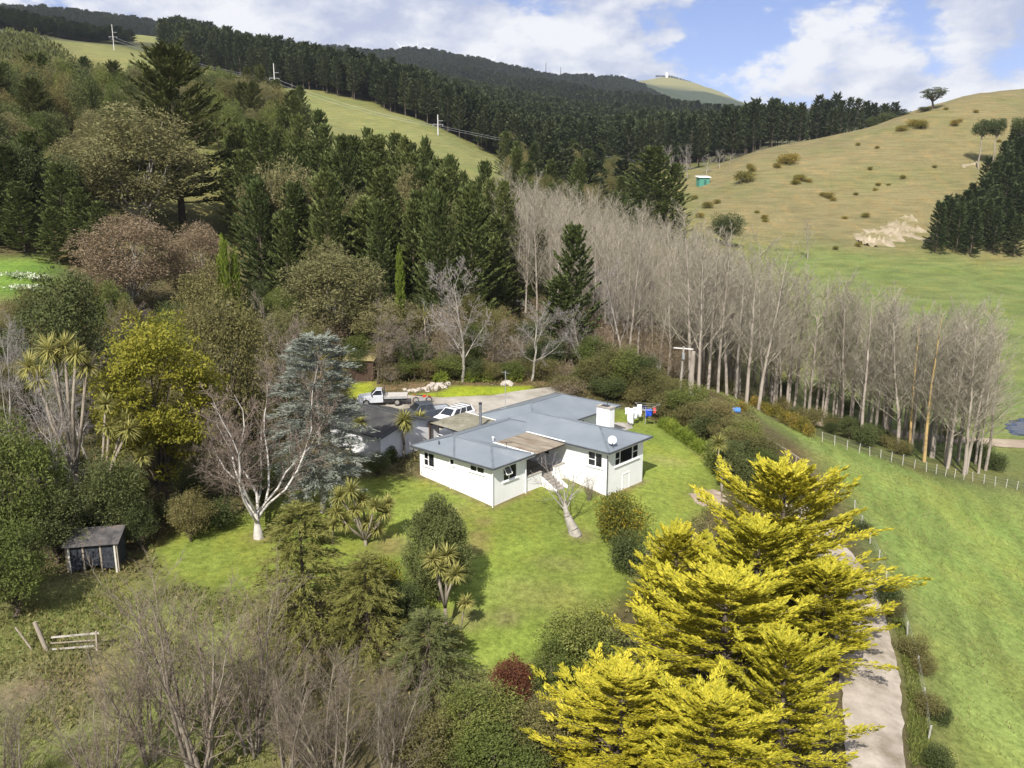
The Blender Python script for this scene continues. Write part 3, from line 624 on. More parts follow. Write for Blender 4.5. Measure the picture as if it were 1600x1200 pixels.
# lean-to shed with netting at the lower left
lx, ly, lz = G(147, 893)
ls = empty('netted_shed', (lx, ly, lz), R(12), 'old dark lean-to shed with netted front under the trees at left', 'shed')
net = surf('dark_netting', (.016, .018, .022), (.05, .055, .065), 6, .85, .2, bump=.3, bscale=40)
for x in (-1.45, -.5, .5, 1.45): MB().box((x - .05, -.05, -.3), (x + .05, .05, 1.75)).build('post', grey_wood, ls)
for i in range(3): MB().box((-1.39 + i * .96 + .02, -.02, .15 if i != 1 else .4), (-1.39 + i * .96 + .82, .0, 1.7)).build('netting_panel', net, ls)
MB().box((-1.5, 1.75, -.3), (1.5, 1.82, 2.1)).box((-1.5, .06, -.3), (-1.44, 1.75, 1.8)).box((1.44, .06, -.3), (1.5, 1.75, 1.8)).build('wall', net, ls)
for i in range(6):
    x0 = -1.65 + i * .55
    MB().poly([(x0, -.25, 1.80), (x0 + .54, -.25, 1.80), (x0 + .54, 1.95, 2.2), (x0, 1.95, 2.2), (x0, -.25, 1.83), (x0 + .54, -.25, 1.83), (x0 + .54, 1.95, 2.23), (x0, 1.95, 2.23)], [(3, 2, 1, 0), (4, 5, 6, 7), (0, 1, 5, 4), (1, 2, 6, 5), (2, 3, 7, 6), (3, 0, 4, 7)]).build('roof_sheet', surf('old_grey_sheet', (.045, .044, .046), (.12, .11, .105), 1.6, .8, .2, dirt=((.20, .15, .11), 1.2, .55, .7)) if i == 0 else MATS['old_grey_sheet'], ls)
for x in (-1.3, 1.35): MB().box((x - .05, -.12, -.2), (x + .05, -.06, 1.72)).build('front_post', surf('pale_post', (.45, .43, .36), (.6, .57, .5), 3, .8, .2) if x < 0 else MATS['pale_post'], ls)
# ------------------------------------------------------------------ plant generators (numpy, one mesh for wood and one for leaves)
def unit(v): return v / (np.linalg.norm(v, axis=-1, keepdims=True) + 1e-9)
def cards(P, D, N, L, W):
    """pointed leaf quads from base P along D, lying square to N"""
    D = unit(D); S = unit(np.cross(D, N)) * (np.asarray(W) / 2)[..., None]; Lv = D * np.asarray(L)[..., None]
    V = np.stack([P, P + Lv * .45 + S, P + Lv, P + Lv * .45 - S], 1).reshape(-1, 3)
    return V, np.arange(len(V)).reshape(-1, 4)
def prisms(p0, p1, r0, r1, k=4):
    p0, p1 = np.asarray(p0, float), np.asarray(p1, float); r0, r1 = np.asarray(r0, float), np.asarray(r1, float)
    d = unit(p1 - p0); up = np.where(np.abs(d[:, 2:3]) < .9, np.array([[0, 0, 1.]]), np.array([[1., 0, 0]]))
    a = unit(np.cross(d, up)); c = np.cross(a, d); t = np.arange(k) * 2 * np.pi / k
    ring = np.cos(t)[None, :, None] * a[:, None] + np.sin(t)[None, :, None] * c[:, None]
    V = np.concatenate([p0[:, None] + ring * r0[:, None, None], p1[:, None] + ring * r1[:, None, None]], 1)
    m = len(p0); b_ = (np.arange(m) * 2 * k)[:, None]; j = np.arange(k)[None]; j2 = (j + 1) % k
    Fq = np.stack([b_ + j, b_ + j2, b_ + k + j2, b_ + k + j], -1).reshape(-1, 4)
    return V.reshape(-1, 3), Fq
def rnd(g, n, *a): return g.uniform(*a, n)
def rdir(g, n):
    v = g.normal(size=(n, 3)); return unit(v)
class Seg:
    def __init__(s): s.a = []; s.b = []; s.r = []; s.q = []; s.lv = []
    def add(s, p, q, r0, r1, lv): s.a.append(p); s.b.append(q); s.r.append(r0); s.q.append(r1); s.lv.append(lv)
    def meshes(s, split, k0=6, k1=3):
        lv = np.array(s.lv); A, B, r, q = np.array(s.a), np.array(s.b), np.array(s.r), np.array(s.q); lo = lv < split
        return prisms(A[lo], B[lo], r[lo], q[lo], k0), (prisms(A[~lo], B[~lo], r[~lo], q[~lo], k1) if (~lo).any() else None)
def limb(sg, g, p, d, L, r, lv, spec, tipfrac=.14):
    """spec[lv] = dict(n, ang0, ang1, len, start, up, seg, wob)"""
    sp = spec[lv]; ns = sp['seg']; d = d / np.linalg.norm(d); nodes = [p]; dirs = [d]
    for i in range(ns):
        d = d + g.normal(0, sp['wob'], 3) + np.array((0, 0, sp['up'])); d /= np.linalg.norm(d)
        q = nodes[-1] + d * L / ns; r0 = r * (1 - (1 - tipfrac) * i / ns); r1 = r * (1 - (1 - tipfrac) * (i + 1) / ns)
        sg.add(nodes[-1], q, r0, r1, lv); nodes.append(q); dirs.append(d)
    if lv + 1 >= len(spec): return
    c = spec[lv + 1]; k = max(1, int(round(c['n'] * g.uniform(.8, 1.2))))
    for j in range(k):
        f = c['start'] + (1 - c['start']) * (j + g.uniform(0, 1)) / k; f = min(f, .995)
        i = min(int(f * ns), ns - 1); t = f * ns - i; q = nodes[i] * (1 - t) + nodes[i + 1] * t; dd = dirs[i + 1]
        ang = g.uniform(c['ang0'], c['ang1']); az = j * 2.4 + g.uniform(-.6, .6)
        x = np.cross(dd, (0, 0, 1.) if abs(dd[2]) < .95 else (1., 0, 0)); x /= np.linalg.norm(x); y = np.cross(dd, x)
        nd_ = dd * math.cos(ang) + math.sin(ang) * (math.cos(az) * x + math.sin(az) * y)
        if c.get('flat'): nd_[2] = nd_[2] * .5
        LL = c['len'] * L * (1 - c.get('taper', .6) * f) * g.uniform(.75, 1.25)
        limb(sg, g, q, nd_, LL, max(r * (1 - (1 - tipfrac) * f) * c.get('rr', .5), c.get('rmin', .008)), lv + 1, spec, tipfrac)
KIND = {}
def reg(name, variants, H0, R0): KIND[name] = (variants, H0, R0)
def mk(name, wood, wmat, leaf=None, lmat=None, tint=None, smooth_wood=True):
    out_ = []
    if wood is not None: out_.append(('trunk', nmesh(name + '_trunk', wood[0], wood[1], wmat, smooth=smooth_wood)))
    if leaf is not None: out_.append(('crown', nmesh(name + '_crown', leaf[0], leaf[1], lmat, tint=tint)))
    return out_
def bare(name, seeds, H, r, spec, wmat, tmat, split=2, lean=0.0, stems=1, stemspread=0.0, k0=6, tl=1.0):
    vs_ = []; Rm = 1
    for s in seeds:
        g = np.random.default_rng(s); sg = Seg()
        for j in range(stems):
            a = j * 2.4 + g.uniform(-.5, .5); d = np.array((math.cos(a) * stemspread, math.sin(a) * stemspread, 1.)) + np.array((g.normal(0, lean), g.normal(0, lean), 0))
            L = H * tl * (1 if stems == 1 else g.uniform(.75, 1.0)); limb(sg, g, np.array((math.cos(a), math.sin(a), 0)) * r * (1.5 if stems > 1 else 0) + np.array((0, 0, -.4)), d, L, r * (1 if stems == 1 else g.uniform(.6, 1)), 0, spec)
        lo, hi = sg.meshes(split, k0)
        top = max(lo[0][:, 2].max(), hi[0][:, 2].max()); allv = np.concatenate([lo[0], hi[0]]); Rm = np.percentile(np.hypot(allv[:, 0], allv[:, 1]), 93)
        for q in (lo, hi): q[0][:] = q[0] * (H / top)
        t = g.uniform(0, 1, len(hi[1]))
        vs_.append(mk(name, lo, wmat, hi, tmat, t))
    reg(name, vs_, H, Rm)
def broad(name, seeds, H, Rr, wmat, lmat, nclump=45, nleaf=170, cl=.22, leafL=.28, leafW=.15, base=.25, flat=1.0, trunk_r=.25, shell=.75, upb=.4, zshape=None, wood=True, droop=0.0):
    """leafy crown: uneven clumps of separate leaves round limbs"""
    vs_ = []
    for s in seeds:
        g = np.random.default_rng(s); zc = H * (base + 1) / 2; hz_ = H * (1 - base) / 2
        d = rdir(g, nclump); d[:, 2] = d[:, 2] * .9 + .12; rad = g.uniform(shell * .55, 1, nclump) ** .6
        C = d * rad[:, None] * np.array((Rr, Rr, hz_)) * (1 - cl) * g.uniform(.82, 1.12, nclump)[:, None] + (0, 0, zc)
        zsh = zshape or (lambda f: np.where(f < .5, .95, np.sqrt(np.clip(1 - (2 * f - 1) ** 2, 0, 1))))
        if True:
            f = np.clip((C[:, 2] / H - base) / (1 - base), 0, 1); k = zsh(f) / np.maximum(np.sqrt(1 - (2 * f - 1) ** 2), .25); C[:, :2] *= np.clip(k, .1, 1.6)[:, None]
        cr = Rr * cl * g.uniform(.75, 1.5, nclump)
        n_ = nclump * nleaf; ci = np.repeat(np.arange(nclump), nleaf)
        q = rdir(g, n_); q[:, 2] = q[:, 2] * flat
        P = C[ci] + q * (cr[ci] * g.uniform(.35, 1.05, n_) ** .7)[:, None]
        D = unit(q + rdir(g, n_) * .9 + np.array((0, 0, -droop))); N = unit(rdir(g, n_) * .8 + q * .6 + np.array((0, 0, upb)))
        lf = cards(P, D, N, leafL * g.uniform(.6, 1.3, n_), leafW * g.uniform(.7, 1.2, n_))
        t = np.clip(g.uniform(0, 1, n_) * .6 + g.uniform(0, .4, nclump)[ci], 0, 1)
        wd = None
        if wood:
            p0 = np.array((0, 0, -.3)); a_, b2, ra, rb = [], [], [], []; hh = H * max(base, .12) * 1.15; prev = p0
            for i in range(4):
                q2 = np.array((g.normal(0, .02) * H, g.normal(0, .02) * H, hh * (i + 1) / 4)); a_.append(prev); b2.append(q2); ra.append(trunk_r * (1 - .12 * i)); rb.append(trunk_r * (1 - .12 * (i + 1))); prev = q2
            for c in C[: min(nclump, 26)]:
                m = (prev * .55 + c * .45) + g.normal(0, .03, 3) * H; a_ += [prev * .9 + p0 * .1, m]; b2 += [m, c]; ra += [trunk_r * .45, trunk_r * .25]; rb += [trunk_r * .25, trunk_r * .06]
            wd = prisms(a_, b2, ra, rb, 6)
        vs_.append(mk(name, wd, wmat, lf, lmat, t))
    reg(name, vs_, H, Rr)
def conifer(name, seeds, H, Rr, wmat, lmat, nb=80, nsub=6, pn=24, prof=lambda t: 1 - t, el0=.1, el1=.9, curve=.15, base=.08, pl=.30, cL=.3, cW=.08, upb=.5, fan=.9, droop=0.0, trunk_r=.22, s0=.3, pw=1.0, ptaper=.35, rvar=(.72, 1.15), wid=.30, vth=.07):
    """tiered conifer: branches carry plumes, plumes carry needle sprays"""
    vs_ = []
    for s in seeds:
        g = np.random.default_rng(s); i = np.arange(nb); t = np.clip((i + g.uniform(0, 1, nb)) / nb, 0, .995) ** pw
        h = H * (base + (1 - base) * t); rad = Rr * np.array([prof(x) for x in t]) * g.uniform(*rvar, nb) + .05 * Rr
        az = i * 2.39996 + g.uniform(-.35, .35, nb); el = el0 + (el1 - el0) * t + g.uniform(-.12, .12, nb)
        hd = np.stack([np.cos(az), np.sin(az), np.zeros(nb)], -1)
        sv = (np.tile(s0 + (1 - s0) * (np.arange(nsub) + .5) / nsub, (nb, 1)) + g.uniform(-.06, .06, (nb, nsub))).ravel(); bi = np.repeat(i, nsub)
        def axis_(sv, bi):
            p = hd[bi] * (rad[bi] * sv)[:, None]; p[:, 2] = h[bi] + rad[bi] * (np.tan(el[bi]) * sv * .8 + curve * sv ** 2 - droop * sv ** 2); return p
        B = axis_(sv, bi); T = unit(axis_(np.minimum(sv + .03, 1.1), bi) - axis_(sv - .03, bi))
        side = unit(np.cross(T, np.array((0, 0, 1.)))); npl = len(B); a = np.where(np.arange(npl) % 2, 1, -1) * g.uniform(.15, 1.0, npl) * (1.05 - .5 * sv)
        PD = unit(T * np.cos(a)[:, None] + side * np.sin(a)[:, None] + np.array((0, 0, 1.)) * g.uniform(-.1, .25, npl)[:, None])
        PL = pl * Rr * g.uniform(.65, 1.25, npl) * (1.1 - ptaper * t[bi])
        f = g.uniform(0, 1, (npl, pn)); pi_ = np.repeat(np.arange(npl), pn); f = f.ravel()
        PS = unit(np.cross(PD, np.array((0, 0, 1.)))); b_ = g.normal(0, fan * .5, npl * pn)
        wv = (1 - f) * wid + .05
        P = B[pi_] + PD[pi_] * (PL[pi_] * f)[:, None] + PS[pi_] * (g.normal(0, 1, npl * pn) * wv * PL[pi_] * .5)[:, None] + np.stack([np.zeros(npl * pn), np.zeros(npl * pn), g.normal(0, vth, npl * pn) * PL[pi_] - droop * .35 * f * PL[pi_]], -1)
        D = unit(PD[pi_] * np.cos(b_)[:, None] + PS[pi_] * np.sin(b_)[:, None] + np.array((0, 0, 1.)) * (g.uniform(-.15, .6, npl * pn) * upb - droop * .5)[:, None])
        N = unit(np.array((0, 0, 1.)) + rdir(g, npl * pn) * .9)
        lf = cards(P, D, N, cL * g.uniform(.6, 1.35, npl * pn), cW * g.uniform(.7, 1.25, npl * pn))
        tt = np.clip(g.uniform(0, .65, npl * pn) + g.uniform(0, .35, npl)[pi_], 0, 1)
        zz = np.linspace(-.3, H * .97, 9); bend = np.cumsum(g.normal(0, .004 * H, (9, 2)), 0) * 0
        tp = np.stack([bend[:, 0], bend[:, 1], zz], -1); tr = trunk_r * (1 - .93 * np.linspace(0, 1, 9))
        sb = np.zeros(nb) + .02; e = axis_(np.full(nb, .92), i); m = axis_(np.full(nb, .5), i); o0 = np.stack([0 * h, 0 * h, h], -1); rb = trunk_r * .22 * (1.1 - t)
        W1 = prisms(tp[:-1], tp[1:], tr[:-1], tr[1:], 8); W2 = prisms(np.r_[o0, m], np.r_[m, e], np.r_[rb, rb * .6], np.r_[rb * .6, rb * .2], 4)
        wd = (np.concatenate([W1[0], W2[0]]), np.concatenate([W1[1], W2[1] + len(W1[0])]))
        vs_.append(mk(name, wd, wmat, lf, lmat, tt))
    reg(name, vs_, H, Rr)
def rosette(g, c, n_=70, L=.85, W=.095, up=.35, skirt=.45):
    """head of sword leaves; outer ones arch down"""
    az = g.uniform(0, 2 * np.pi, n_); el = np.arcsin(np.clip(g.uniform(-skirt - .35, 1, n_), -1, 1)) * .95
    d0 = np.stack([np.cos(az) * np.cos(el), np.sin(az) * np.cos(el), np.sin(el)], -1); LL = L * g.uniform(.75, 1.15, n_)
    S = unit(np.cross(d0, np.array((0, 0, 1.)) + 1e-3)); p1 = c + d0 * (LL * .5)[:, None]; d1 = unit(d0 + np.array((0, 0, -.35)) * (1 - np.abs(d0[:, 2:3]))); p2 = p1 + d1 * (LL * .5)[:, None]
    w_ = (W / 2) * S
    V = np.stack([c + d0 * .04 - w_ * .6, c + d0 * .04 + w_ * .6, p1 + w_, p1 - w_, p2], 1)
    b_ = np.arange(n_) * 5
    Fq = np.concatenate([np.stack([b_, b_ + 1, b_ + 2, b_ + 3], -1), np.stack([b_ + 3, b_ + 2, b_ + 4, b_ + 4], -1)])
    return V.reshape(-1, 3), Fq, np.r_[g.uniform(0, 1, n_), g.uniform(0, 1, n_)]
def tri_fix(Fq):
    """degenerate quads (last two equal) become a proper triangle list with the rest split"""
    dg = Fq[:, 2] == Fq[:, 3]; q = Fq[~dg]
    return np.concatenate([q[:, [0, 1, 2]], q[:, [0, 2, 3]], Fq[dg][:, :3]]), np.r_[np.where(~dg)[0], np.where(~dg)[0], np.where(dg)[0]]

# ---- foliage and bark materials
bark_pale = surf('pale_poplar_bark', (.235, .20, .165), (.41, .36, .305), .9, .85, .15, stretch=(1, 1, .35), dirt=((.17, .145, .115), .7, .52, .70), bump=.25)
bark_lichen = surf('orange_lichen_bark', (.34, .25, .13), (.48, .33, .13), .7, .85, .15, dirt=((.24, .21, .17), .5, .50, .66), bump=.25)
bark_dark = surf('dark_bark', (.07, .055, .042), (.13, .105, .08), 2, .9, .1, stretch=(1, 1, .4), bump=.4)
bark_grey = surf('grey_lichen_bark', (.24, .22, .19), (.42, .39, .345), 1.5, .9, .1, dirt=((.15, .13, .11), 1.3, .5, .7), bump=.4)
bark_white = surf('white_birch_bark', (.36, .335, .30), (.55, .52, .475), 1.4, .8, .2, dirt=((.15, .13, .11), 1.6, .52, .66), bump=.3)
twig_beige = leafmat('poplar_twigs', (.22, .195, .15), (.325, .29, .225), (.44, .395, .31), 0, .16, .85)
twig_brown = leafmat('brown_twigs', (.15, .12, .095), (.225, .185, .15), (.30, .25, .205), 0, .15, .85)
twig_red = leafmat('reddish_twigs', (.145, .105, .085), (.215, .165, .135), (.28, .23, .19), 0, .12, .85)
twig_thicket = leafmat('thicket_twigs', (.12, .095, .07), (.19, .155, .12), (.29, .245, .185), 0, .12, .85)
twig_grey = leafmat('grey_twigs', (.20, .18, .165), (.30, .27, .25), (.39, .355, .33), 0, .12, .85)
m_gold = leafmat('golden_conifer_foliage', (.205, .21, .022), (.40, .36, .030), (.61, .515, .055), .18, .05)
m_pine = leafmat('pine_needles', (.070, .090, .028), (.112, .138, .042), (.175, .195, .068), .28, .25)
m_pine2 = leafmat('far_pine_needles', (.040, .054, .025), (.062, .078, .034), (.092, .110, .046), .15, .28)
m_plant = leafmat('plantation_needles', (.045, .066, .026), (.076, .100, .038), (.12, .142, .056), .25, .14)
m_maca = leafmat('macrocarpa_foliage', (.065, .075, .023), (.105, .115, .036), (.17, .17, .058), .25, .1)
m_euc = leafmat('eucalypt_leaves', (.125, .12, .05), (.195, .185, .08), (.285, .265, .125), .35, .18)
m_eucb = leafmat('brownish_leaves', (.18, .13, .08), (.265, .195, .125), (.35, .27, .18), .35, .1)
m_yel = leafmat('yellow_green_leaves', (.15, .155, .022), (.26, .245, .034), (.40, .35, .055), .38, .1)
m_green = leafmat('mid_green_leaves', (.080, .105, .027), (.14, .165, .042), (.22, .24, .07), .36, .22)
m_dark = leafmat('dark_green_leaves', (.052, .066, .024), (.085, .105, .036), (.14, .16, .056), .3, .22)
m_olive = leafmat('olive_scrub_leaves', (.11, .105, .038), (.175, .16, .06), (.26, .23, .095), .36, .28)
m_lime = leafmat('bright_green_leaves', (.115, .16, .024), (.19, .24, .036), (.28, .32, .06), .35, .12)
m_round = leafmat('juniper_foliage', (.078, .092, .030), (.125, .14, .046), (.19, .20, .072), .25, .1)
m_blue = leafmat('blue_cedar_needles', (.165, .185, .15), (.25, .27, .225), (.35, .37, .315), .2, .08)
m_deod = leafmat('deodar_foliage', (.13, .13, .036), (.215, .21, .058), (.31, .29, .09), .3, .08)
m_cedar = leafmat('cedar_foliage', (.075, .088, .032), (.125, .14, .05), (.19, .20, .075), .25, .12)
m_cab = leafmat('sword_leaves', (.18, .18, .05), (.30, .285, .085), (.44, .40, .15), .3, .08)
m_maroon = leafmat('maroon_foliage', (.085, .032, .018), (.135, .055, .03), (.20, .095, .05), .25, .05)
m_gorse = leafmat('gorse_leaves', (.10, .095, .03), (.19, .16, .035), (.48, .33, .02), .25, .25)
m_citrus = leafmat('citrus_leaves', (.07, .085, .018), (.135, .14, .028), (.42, .29, .02), .3, .1)
m_brush = leafmat('brown_brush', (.15, .115, .07), (.225, .175, .11), (.31, .255, .17), .2, .2)

# ---- kinds
POP = [dict(seg=9, up=.12, wob=.02), dict(n=32, ang0=.35, ang1=.75, len=.36, start=.24, up=.13, seg=4, wob=.08, taper=.68, rr=.34, rmin=.026), dict(n=8, ang0=.3, ang1=.8, len=.42, start=.12, up=.08, seg=2, wob=.12, rr=.45, rmin=.014), dict(n=8, ang0=.25, ang1=.8, len=.6, start=.05, up=.06, seg=1, wob=.1, rr=.5, rmin=.0095)]
bare('poplar', [11, 12, 13, 14, 15], 21, .165, POP, bark_pale, twig_beige, 1)
bare('lichen_poplar', [16], 21, .18, POP, bark_lichen, twig_beige, 1)
OAK = [dict(seg=6, up=.0, wob=.10), dict(n=11, ang0=.5, ang1=1.1, len=.62, start=.2, up=.06, seg=4, wob=.18, taper=.5, rr=.42, rmin=.02), dict(n=9, ang0=.4, ang1=1.0, len=.5, start=.15, up=.05, seg=3, wob=.2, rr=.45, rmin=.012), dict(n=8, ang0=.35, ang1=.95, len=.5, start=.1, up=.03, seg=2, wob=.18, rr=.5, rmin=.010), dict(n=6, ang0=.3, ang1=.9, len=.6, start=.1, up=0, seg=1, wob=.1, rr=.6, rmin=.008)]
bare('bare_tree', [21, 22, 23], 9, .17, OAK, bark_grey, twig_grey, 2)
bare('brown_bare_tree', [24, 25], 9, .15, OAK, bark_dark, twig_brown, 2)
BIR = [dict(seg=3, up=.1, wob=.06), dict(n=9, ang0=.3, ang1=.85, len=4.0, start=.6, up=.11, seg=8, wob=.19, taper=.1, rr=.50, rmin=.06), dict(n=12, ang0=.4, ang1=.95, len=.36, start=.2, up=.06, seg=4, wob=.18, rr=.40, rmin=.022), dict(n=10, ang0=.35, ang1=.9, len=.5, start=.12, up=.0, seg=2, wob=.16, rr=.45, rmin=.012), dict(n=6, ang0=.3, ang1=.9, len=.55, start=.1, up=-.03, seg=1, wob=.15, rr=.6, rmin=.009)]
bare('birch_tree', [31], 11, .30, BIR, bark_white, twig_red, 2, tl=.16)
SHR = [dict(seg=6, up=.04, wob=.08), dict(n=13, ang0=.3, ang1=.8, len=.5, start=.15, up=.08, seg=4, wob=.12, taper=.5, rr=.42, rmin=.014), dict(n=9, ang0=.3, ang1=.8, len=.45, start=.12, up=.06, seg=2, wob=.14, rr=.5, rmin=.008), dict(n=5, ang0=.25, ang1=.75, len=.55, start=.1, up=.04, seg=1, wob=.1, rr=.5, rmin=.006)]
bark_thick = surf('thicket_bark', (.13, .11, .085), (.27, .235, .185), 1.5, .9, .1, dirt=((.24, .22, .12), 1.0, .55, .7), bump=.3)
bare('bare_multistem', [41, 42, 43], 8, .115, SHR, bark_thick, twig_thicket, 1, stems=7, stemspread=.22)
conifer('golden_conifer', [51, 52, 53], 7.5, 3.6, bark_dark, m_gold, nb=84, nsub=8, pn=74, prof=lambda t: (1 - t) ** .72 * min(1, .72 + 2.4 * t), el0=.06, el1=.95, curve=.26, base=.02, pl=.22, cL=.19, cW=.055, upb=.45, fan=.7, s0=.30, rvar=(.50, 1.28), wid=.36, vth=.045)
conifer('pine_tree', [61, 62, 63, 64], 20, 3.9, bark_dark, m_pine, nb=105, nsub=6, pn=17, prof=lambda t: (1 - t) ** .66 * min(1, .75 + 1.2 * t), el0=.02, el1=1.2, curve=.28, base=.06, pl=.28, cL=.60, cW=.19, upb=.9, s0=.22, trunk_r=.24, ptaper=.5, rvar=(.5, 1.3))
conifer('far_pine', [66, 67, 68], 24, 4.2, bark_dark, m_pine2, nb=52, nsub=5, pn=9, prof=lambda t: (1 - t) ** .5 * min(1, .55 + 1.2 * t), el0=.05, el1=.9, curve=.2, base=.22, pl=.38, cL=1.3, cW=.55, upb=.6, s0=.25, trunk_r=.3)
conifer('plantation_pine', [71, 72, 73], 20, 3.9, bark_dark, m_plant, nb=80, nsub=5, pn=12, prof=lambda t: (1 - t) ** .85, el0=.05, el1=.85, curve=.18, base=.02, pl=.3, cL=.9, cW=.3, upb=.7, s0=.25, trunk_r=.25)
conifer('macrocarpa', [76, 77], 26, 10.5, bark_dark, m_maca, nb=90, nsub=9, pn=22, prof=lambda t: (1 - t) ** .75 * min(1, .6 + 1.4 * t), el0=.02, el1=.75, curve=.1, base=.12, pl=.22, cL=.8, cW=.28, upb=.5, s0=.3, trunk_r=.6)
conifer('blue_cedar', [81], 11.5, 2.9, bark_grey, m_blue, nb=120, nsub=9, pn=34, prof=lambda t: (1 - t) ** .45 * min(1, .55 + 1.6 * t), el0=-.05, el1=.55, curve=.02, base=.16, pl=.32, cL=.26, cW=.055, upb=.5, droop=.18, s0=.3, trunk_r=.2)
conifer('deodar', [83], 8, 3.6, bark_dark, m_deod, nb=95, nsub=9, pn=34, prof=lambda t: (1 - t) ** .75 * min(1, .8 + t), el0=.15, el1=.7, curve=.05, base=.03, pl=.25, cL=.24, cW=.05, upb=.3, droop=.40, s0=.2, fan=.7, wid=.25)
conifer('cedar', [85], 6, 3.4, bark_dark, m_cedar, nb=70, nsub=9, pn=32, prof=lambda t: (1 - t) ** .6, el0=.05, el1=.6, curve=.0, base=.05, pl=.26, cL=.24, cW=.05, upb=.3, droop=.30, s0=.2, fan=.7, wid=.25)
conifer('pencil_cypress', [87], 6, .55, bark_dark, m_lime, nb=90, nsub=3, pn=18, prof=lambda t: (1 - t) ** .5 * min(1, .5 + 2 * t), el0=1.1, el1=1.4, curve=.3, base=.03, pl=.8, cL=.28, cW=.08, upb=1.2, s0=.2)
broad('eucalypt', [91, 92, 93], 16, 5.6, bark_grey, m_euc, nclump=120, nleaf=190, cl=.21, leafL=.36, leafW=.13, base=.02, flat=.8, trunk_r=.26, upb=.3, shell=.8)
broad('brown_leaf_tree', [95], 13, 5.2, bark_grey, m_eucb, nclump=110, nleaf=180, cl=.21, leafL=.30, leafW=.09, base=.02, flat=.8, trunk_r=.2, shell=.8)
broad('yellow_green_tree', [97], 11.5, 3.7, bark_dark, m_yel, nclump=120, nleaf=210, cl=.20, leafL=.22, leafW=.10, base=.06, flat=.55, trunk_r=.17, upb=.8, shell=.9)
broad('dark_evergreen', [101, 102], 9, 3.5, bark_dark, m_dark, nclump=60, nleaf=170, cl=.26, leafL=.24, leafW=.11, base=.05, trunk_r=.2)
broad('green_tree', [103, 104], 8, 3.2, bark_dark, m_green, nclump=60, nleaf=190, cl=.26, leafL=.20, leafW=.10, base=.05, trunk_r=.18)
broad('olive_tree', [105, 106], 8, 3.6, bark_dark, m_olive, nclump=60, nleaf=170, cl=.27, leafL=.22, leafW=.09, base=.05, trunk_r=.18)
broad('round_conifer', [107], 6.6, 2.35, bark_dark, m_round, nclump=190, nleaf=150, cl=.17, leafL=.14, leafW=.055, base=.0, trunk_r=.15, shell=1.5, zshape=lambda f: 1.12 * (1 - f) ** .55 * np.minimum(1, .82 + f), upb=.2)
broad('shrub', [111, 112, 113], 2.6, 1.5, bark_dark, m_green, nclump=30, nleaf=140, cl=.34, leafL=.15, leafW=.08, base=.0, trunk_r=.06)
broad('dark_shrub', [114, 115], 2.6, 1.5, bark_dark, m_dark, nclump=30, nleaf=140, cl=.34, leafL=.14, leafW=.07, base=.0, trunk_r=.06)
broad('olive_shrub', [116, 117, 118], 2.6, 1.6, bark_dark, m_olive, nclump=30, nleaf=140, cl=.34, leafL=.14, leafW=.06, base=.0, trunk_r=.06)
broad('lime_clump', [119, 120], .9, .8, bark_dark, m_lime, nclump=14, nleaf=80, cl=.45, leafL=.32, leafW=.05, base=.0, trunk_r=.03, upb=0)
broad('citrus_bush', [121], 2.6, 1.7, bark_dark, m_citrus, nclump=40, nleaf=150, cl=.3, leafL=.13, leafW=.065, base=.0, trunk_r=.06)
broad('maroon_bush', [122], 2.2, 1.25, bark_dark, m_maroon, nclump=60, nleaf=120, cl=.28, leafL=.12, leafW=.05, base=.0, trunk_r=.05, shell=1.2)
broad('gorse', [123, 124, 125], 1.6, 1.3, bark_dark, m_gorse, nclump=20, nleaf=90, cl=.4, leafL=.18, leafW=.07, base=.0, trunk_r=.04)
broad('brush', [126, 127], 3.0, 1.9, bark_grey, m_brush, nclump=26, nleaf=100, cl=.36, leafL=.26, leafW=.03, base=.0, trunk_r=.05)
broad('flat_top_tree', [128], 16, 6, bark_pale, m_dark, nclump=34, nleaf=150, cl=.28, leafL=.5, leafW=.24, base=.58, flat=.6, trunk_r=.45)
broad('layered_hill_tree', [129], 16, 5.5, bark_dark, m_dark, nclump=40, nleaf=110, cl=.24, leafL=.5, leafW=.22, base=.3, flat=.35, trunk_r=.5)

GROUPN = {}
def stand(kind, x, y, H, Rw=None, label=None, cat='tree', group=None, name=None, var=None, rz=None, sink=.1, parts=True):
    V, H0, R0 = KIND[kind]; v = V[var % len(V)] if var is not None else V[random.randrange(len(V))]
    sz = H / H0; sx = (Rw / R0) if Rw else sz
    r = empty(name or kind, (x, y, hz(x, y) - sink), random.uniform(0, 6.283) if rz is None else rz, label, cat, group)
    r.scale = (sx, sx, sz)
    for pn_, me in v: obj(pn_, me, r)
    return r
def at(kind, px, tip, base=None, Y=None, wpx=None, **kw):
    """a plant whose foot is at photo pixel (px, base) on the ground or at distance Y, with its tip at pixel row tip"""
    if base is not None: x, y, z = G(px, base)
    else:
        y = Y; x = atY(px, 600, Y)[0]; 
        for _ in range(4):
            z = hz(x, y); dep = y * CP - (z + 3 - CAMZ) * SP; x = (px - 800) / F * dep
    ztop = atY(px, tip, y)[2]; H = max(ztop - hz(x, y), .4); dep = y * CP - (hz(x, y) + H / 2 - CAMZ) * SP
    return stand(kind, x, y, H, (wpx / 2 / F * dep) if wpx else None, **kw)
ORD = 'first second third fourth fifth sixth seventh eighth ninth tenth eleventh twelfth thirteenth fourteenth fifteenth sixteenth seventeenth eighteenth nineteenth twentieth twenty-first twenty-second twenty-third twenty-fourth twenty-fifth twenty-sixth twenty-seventh twenty-eighth'.split()
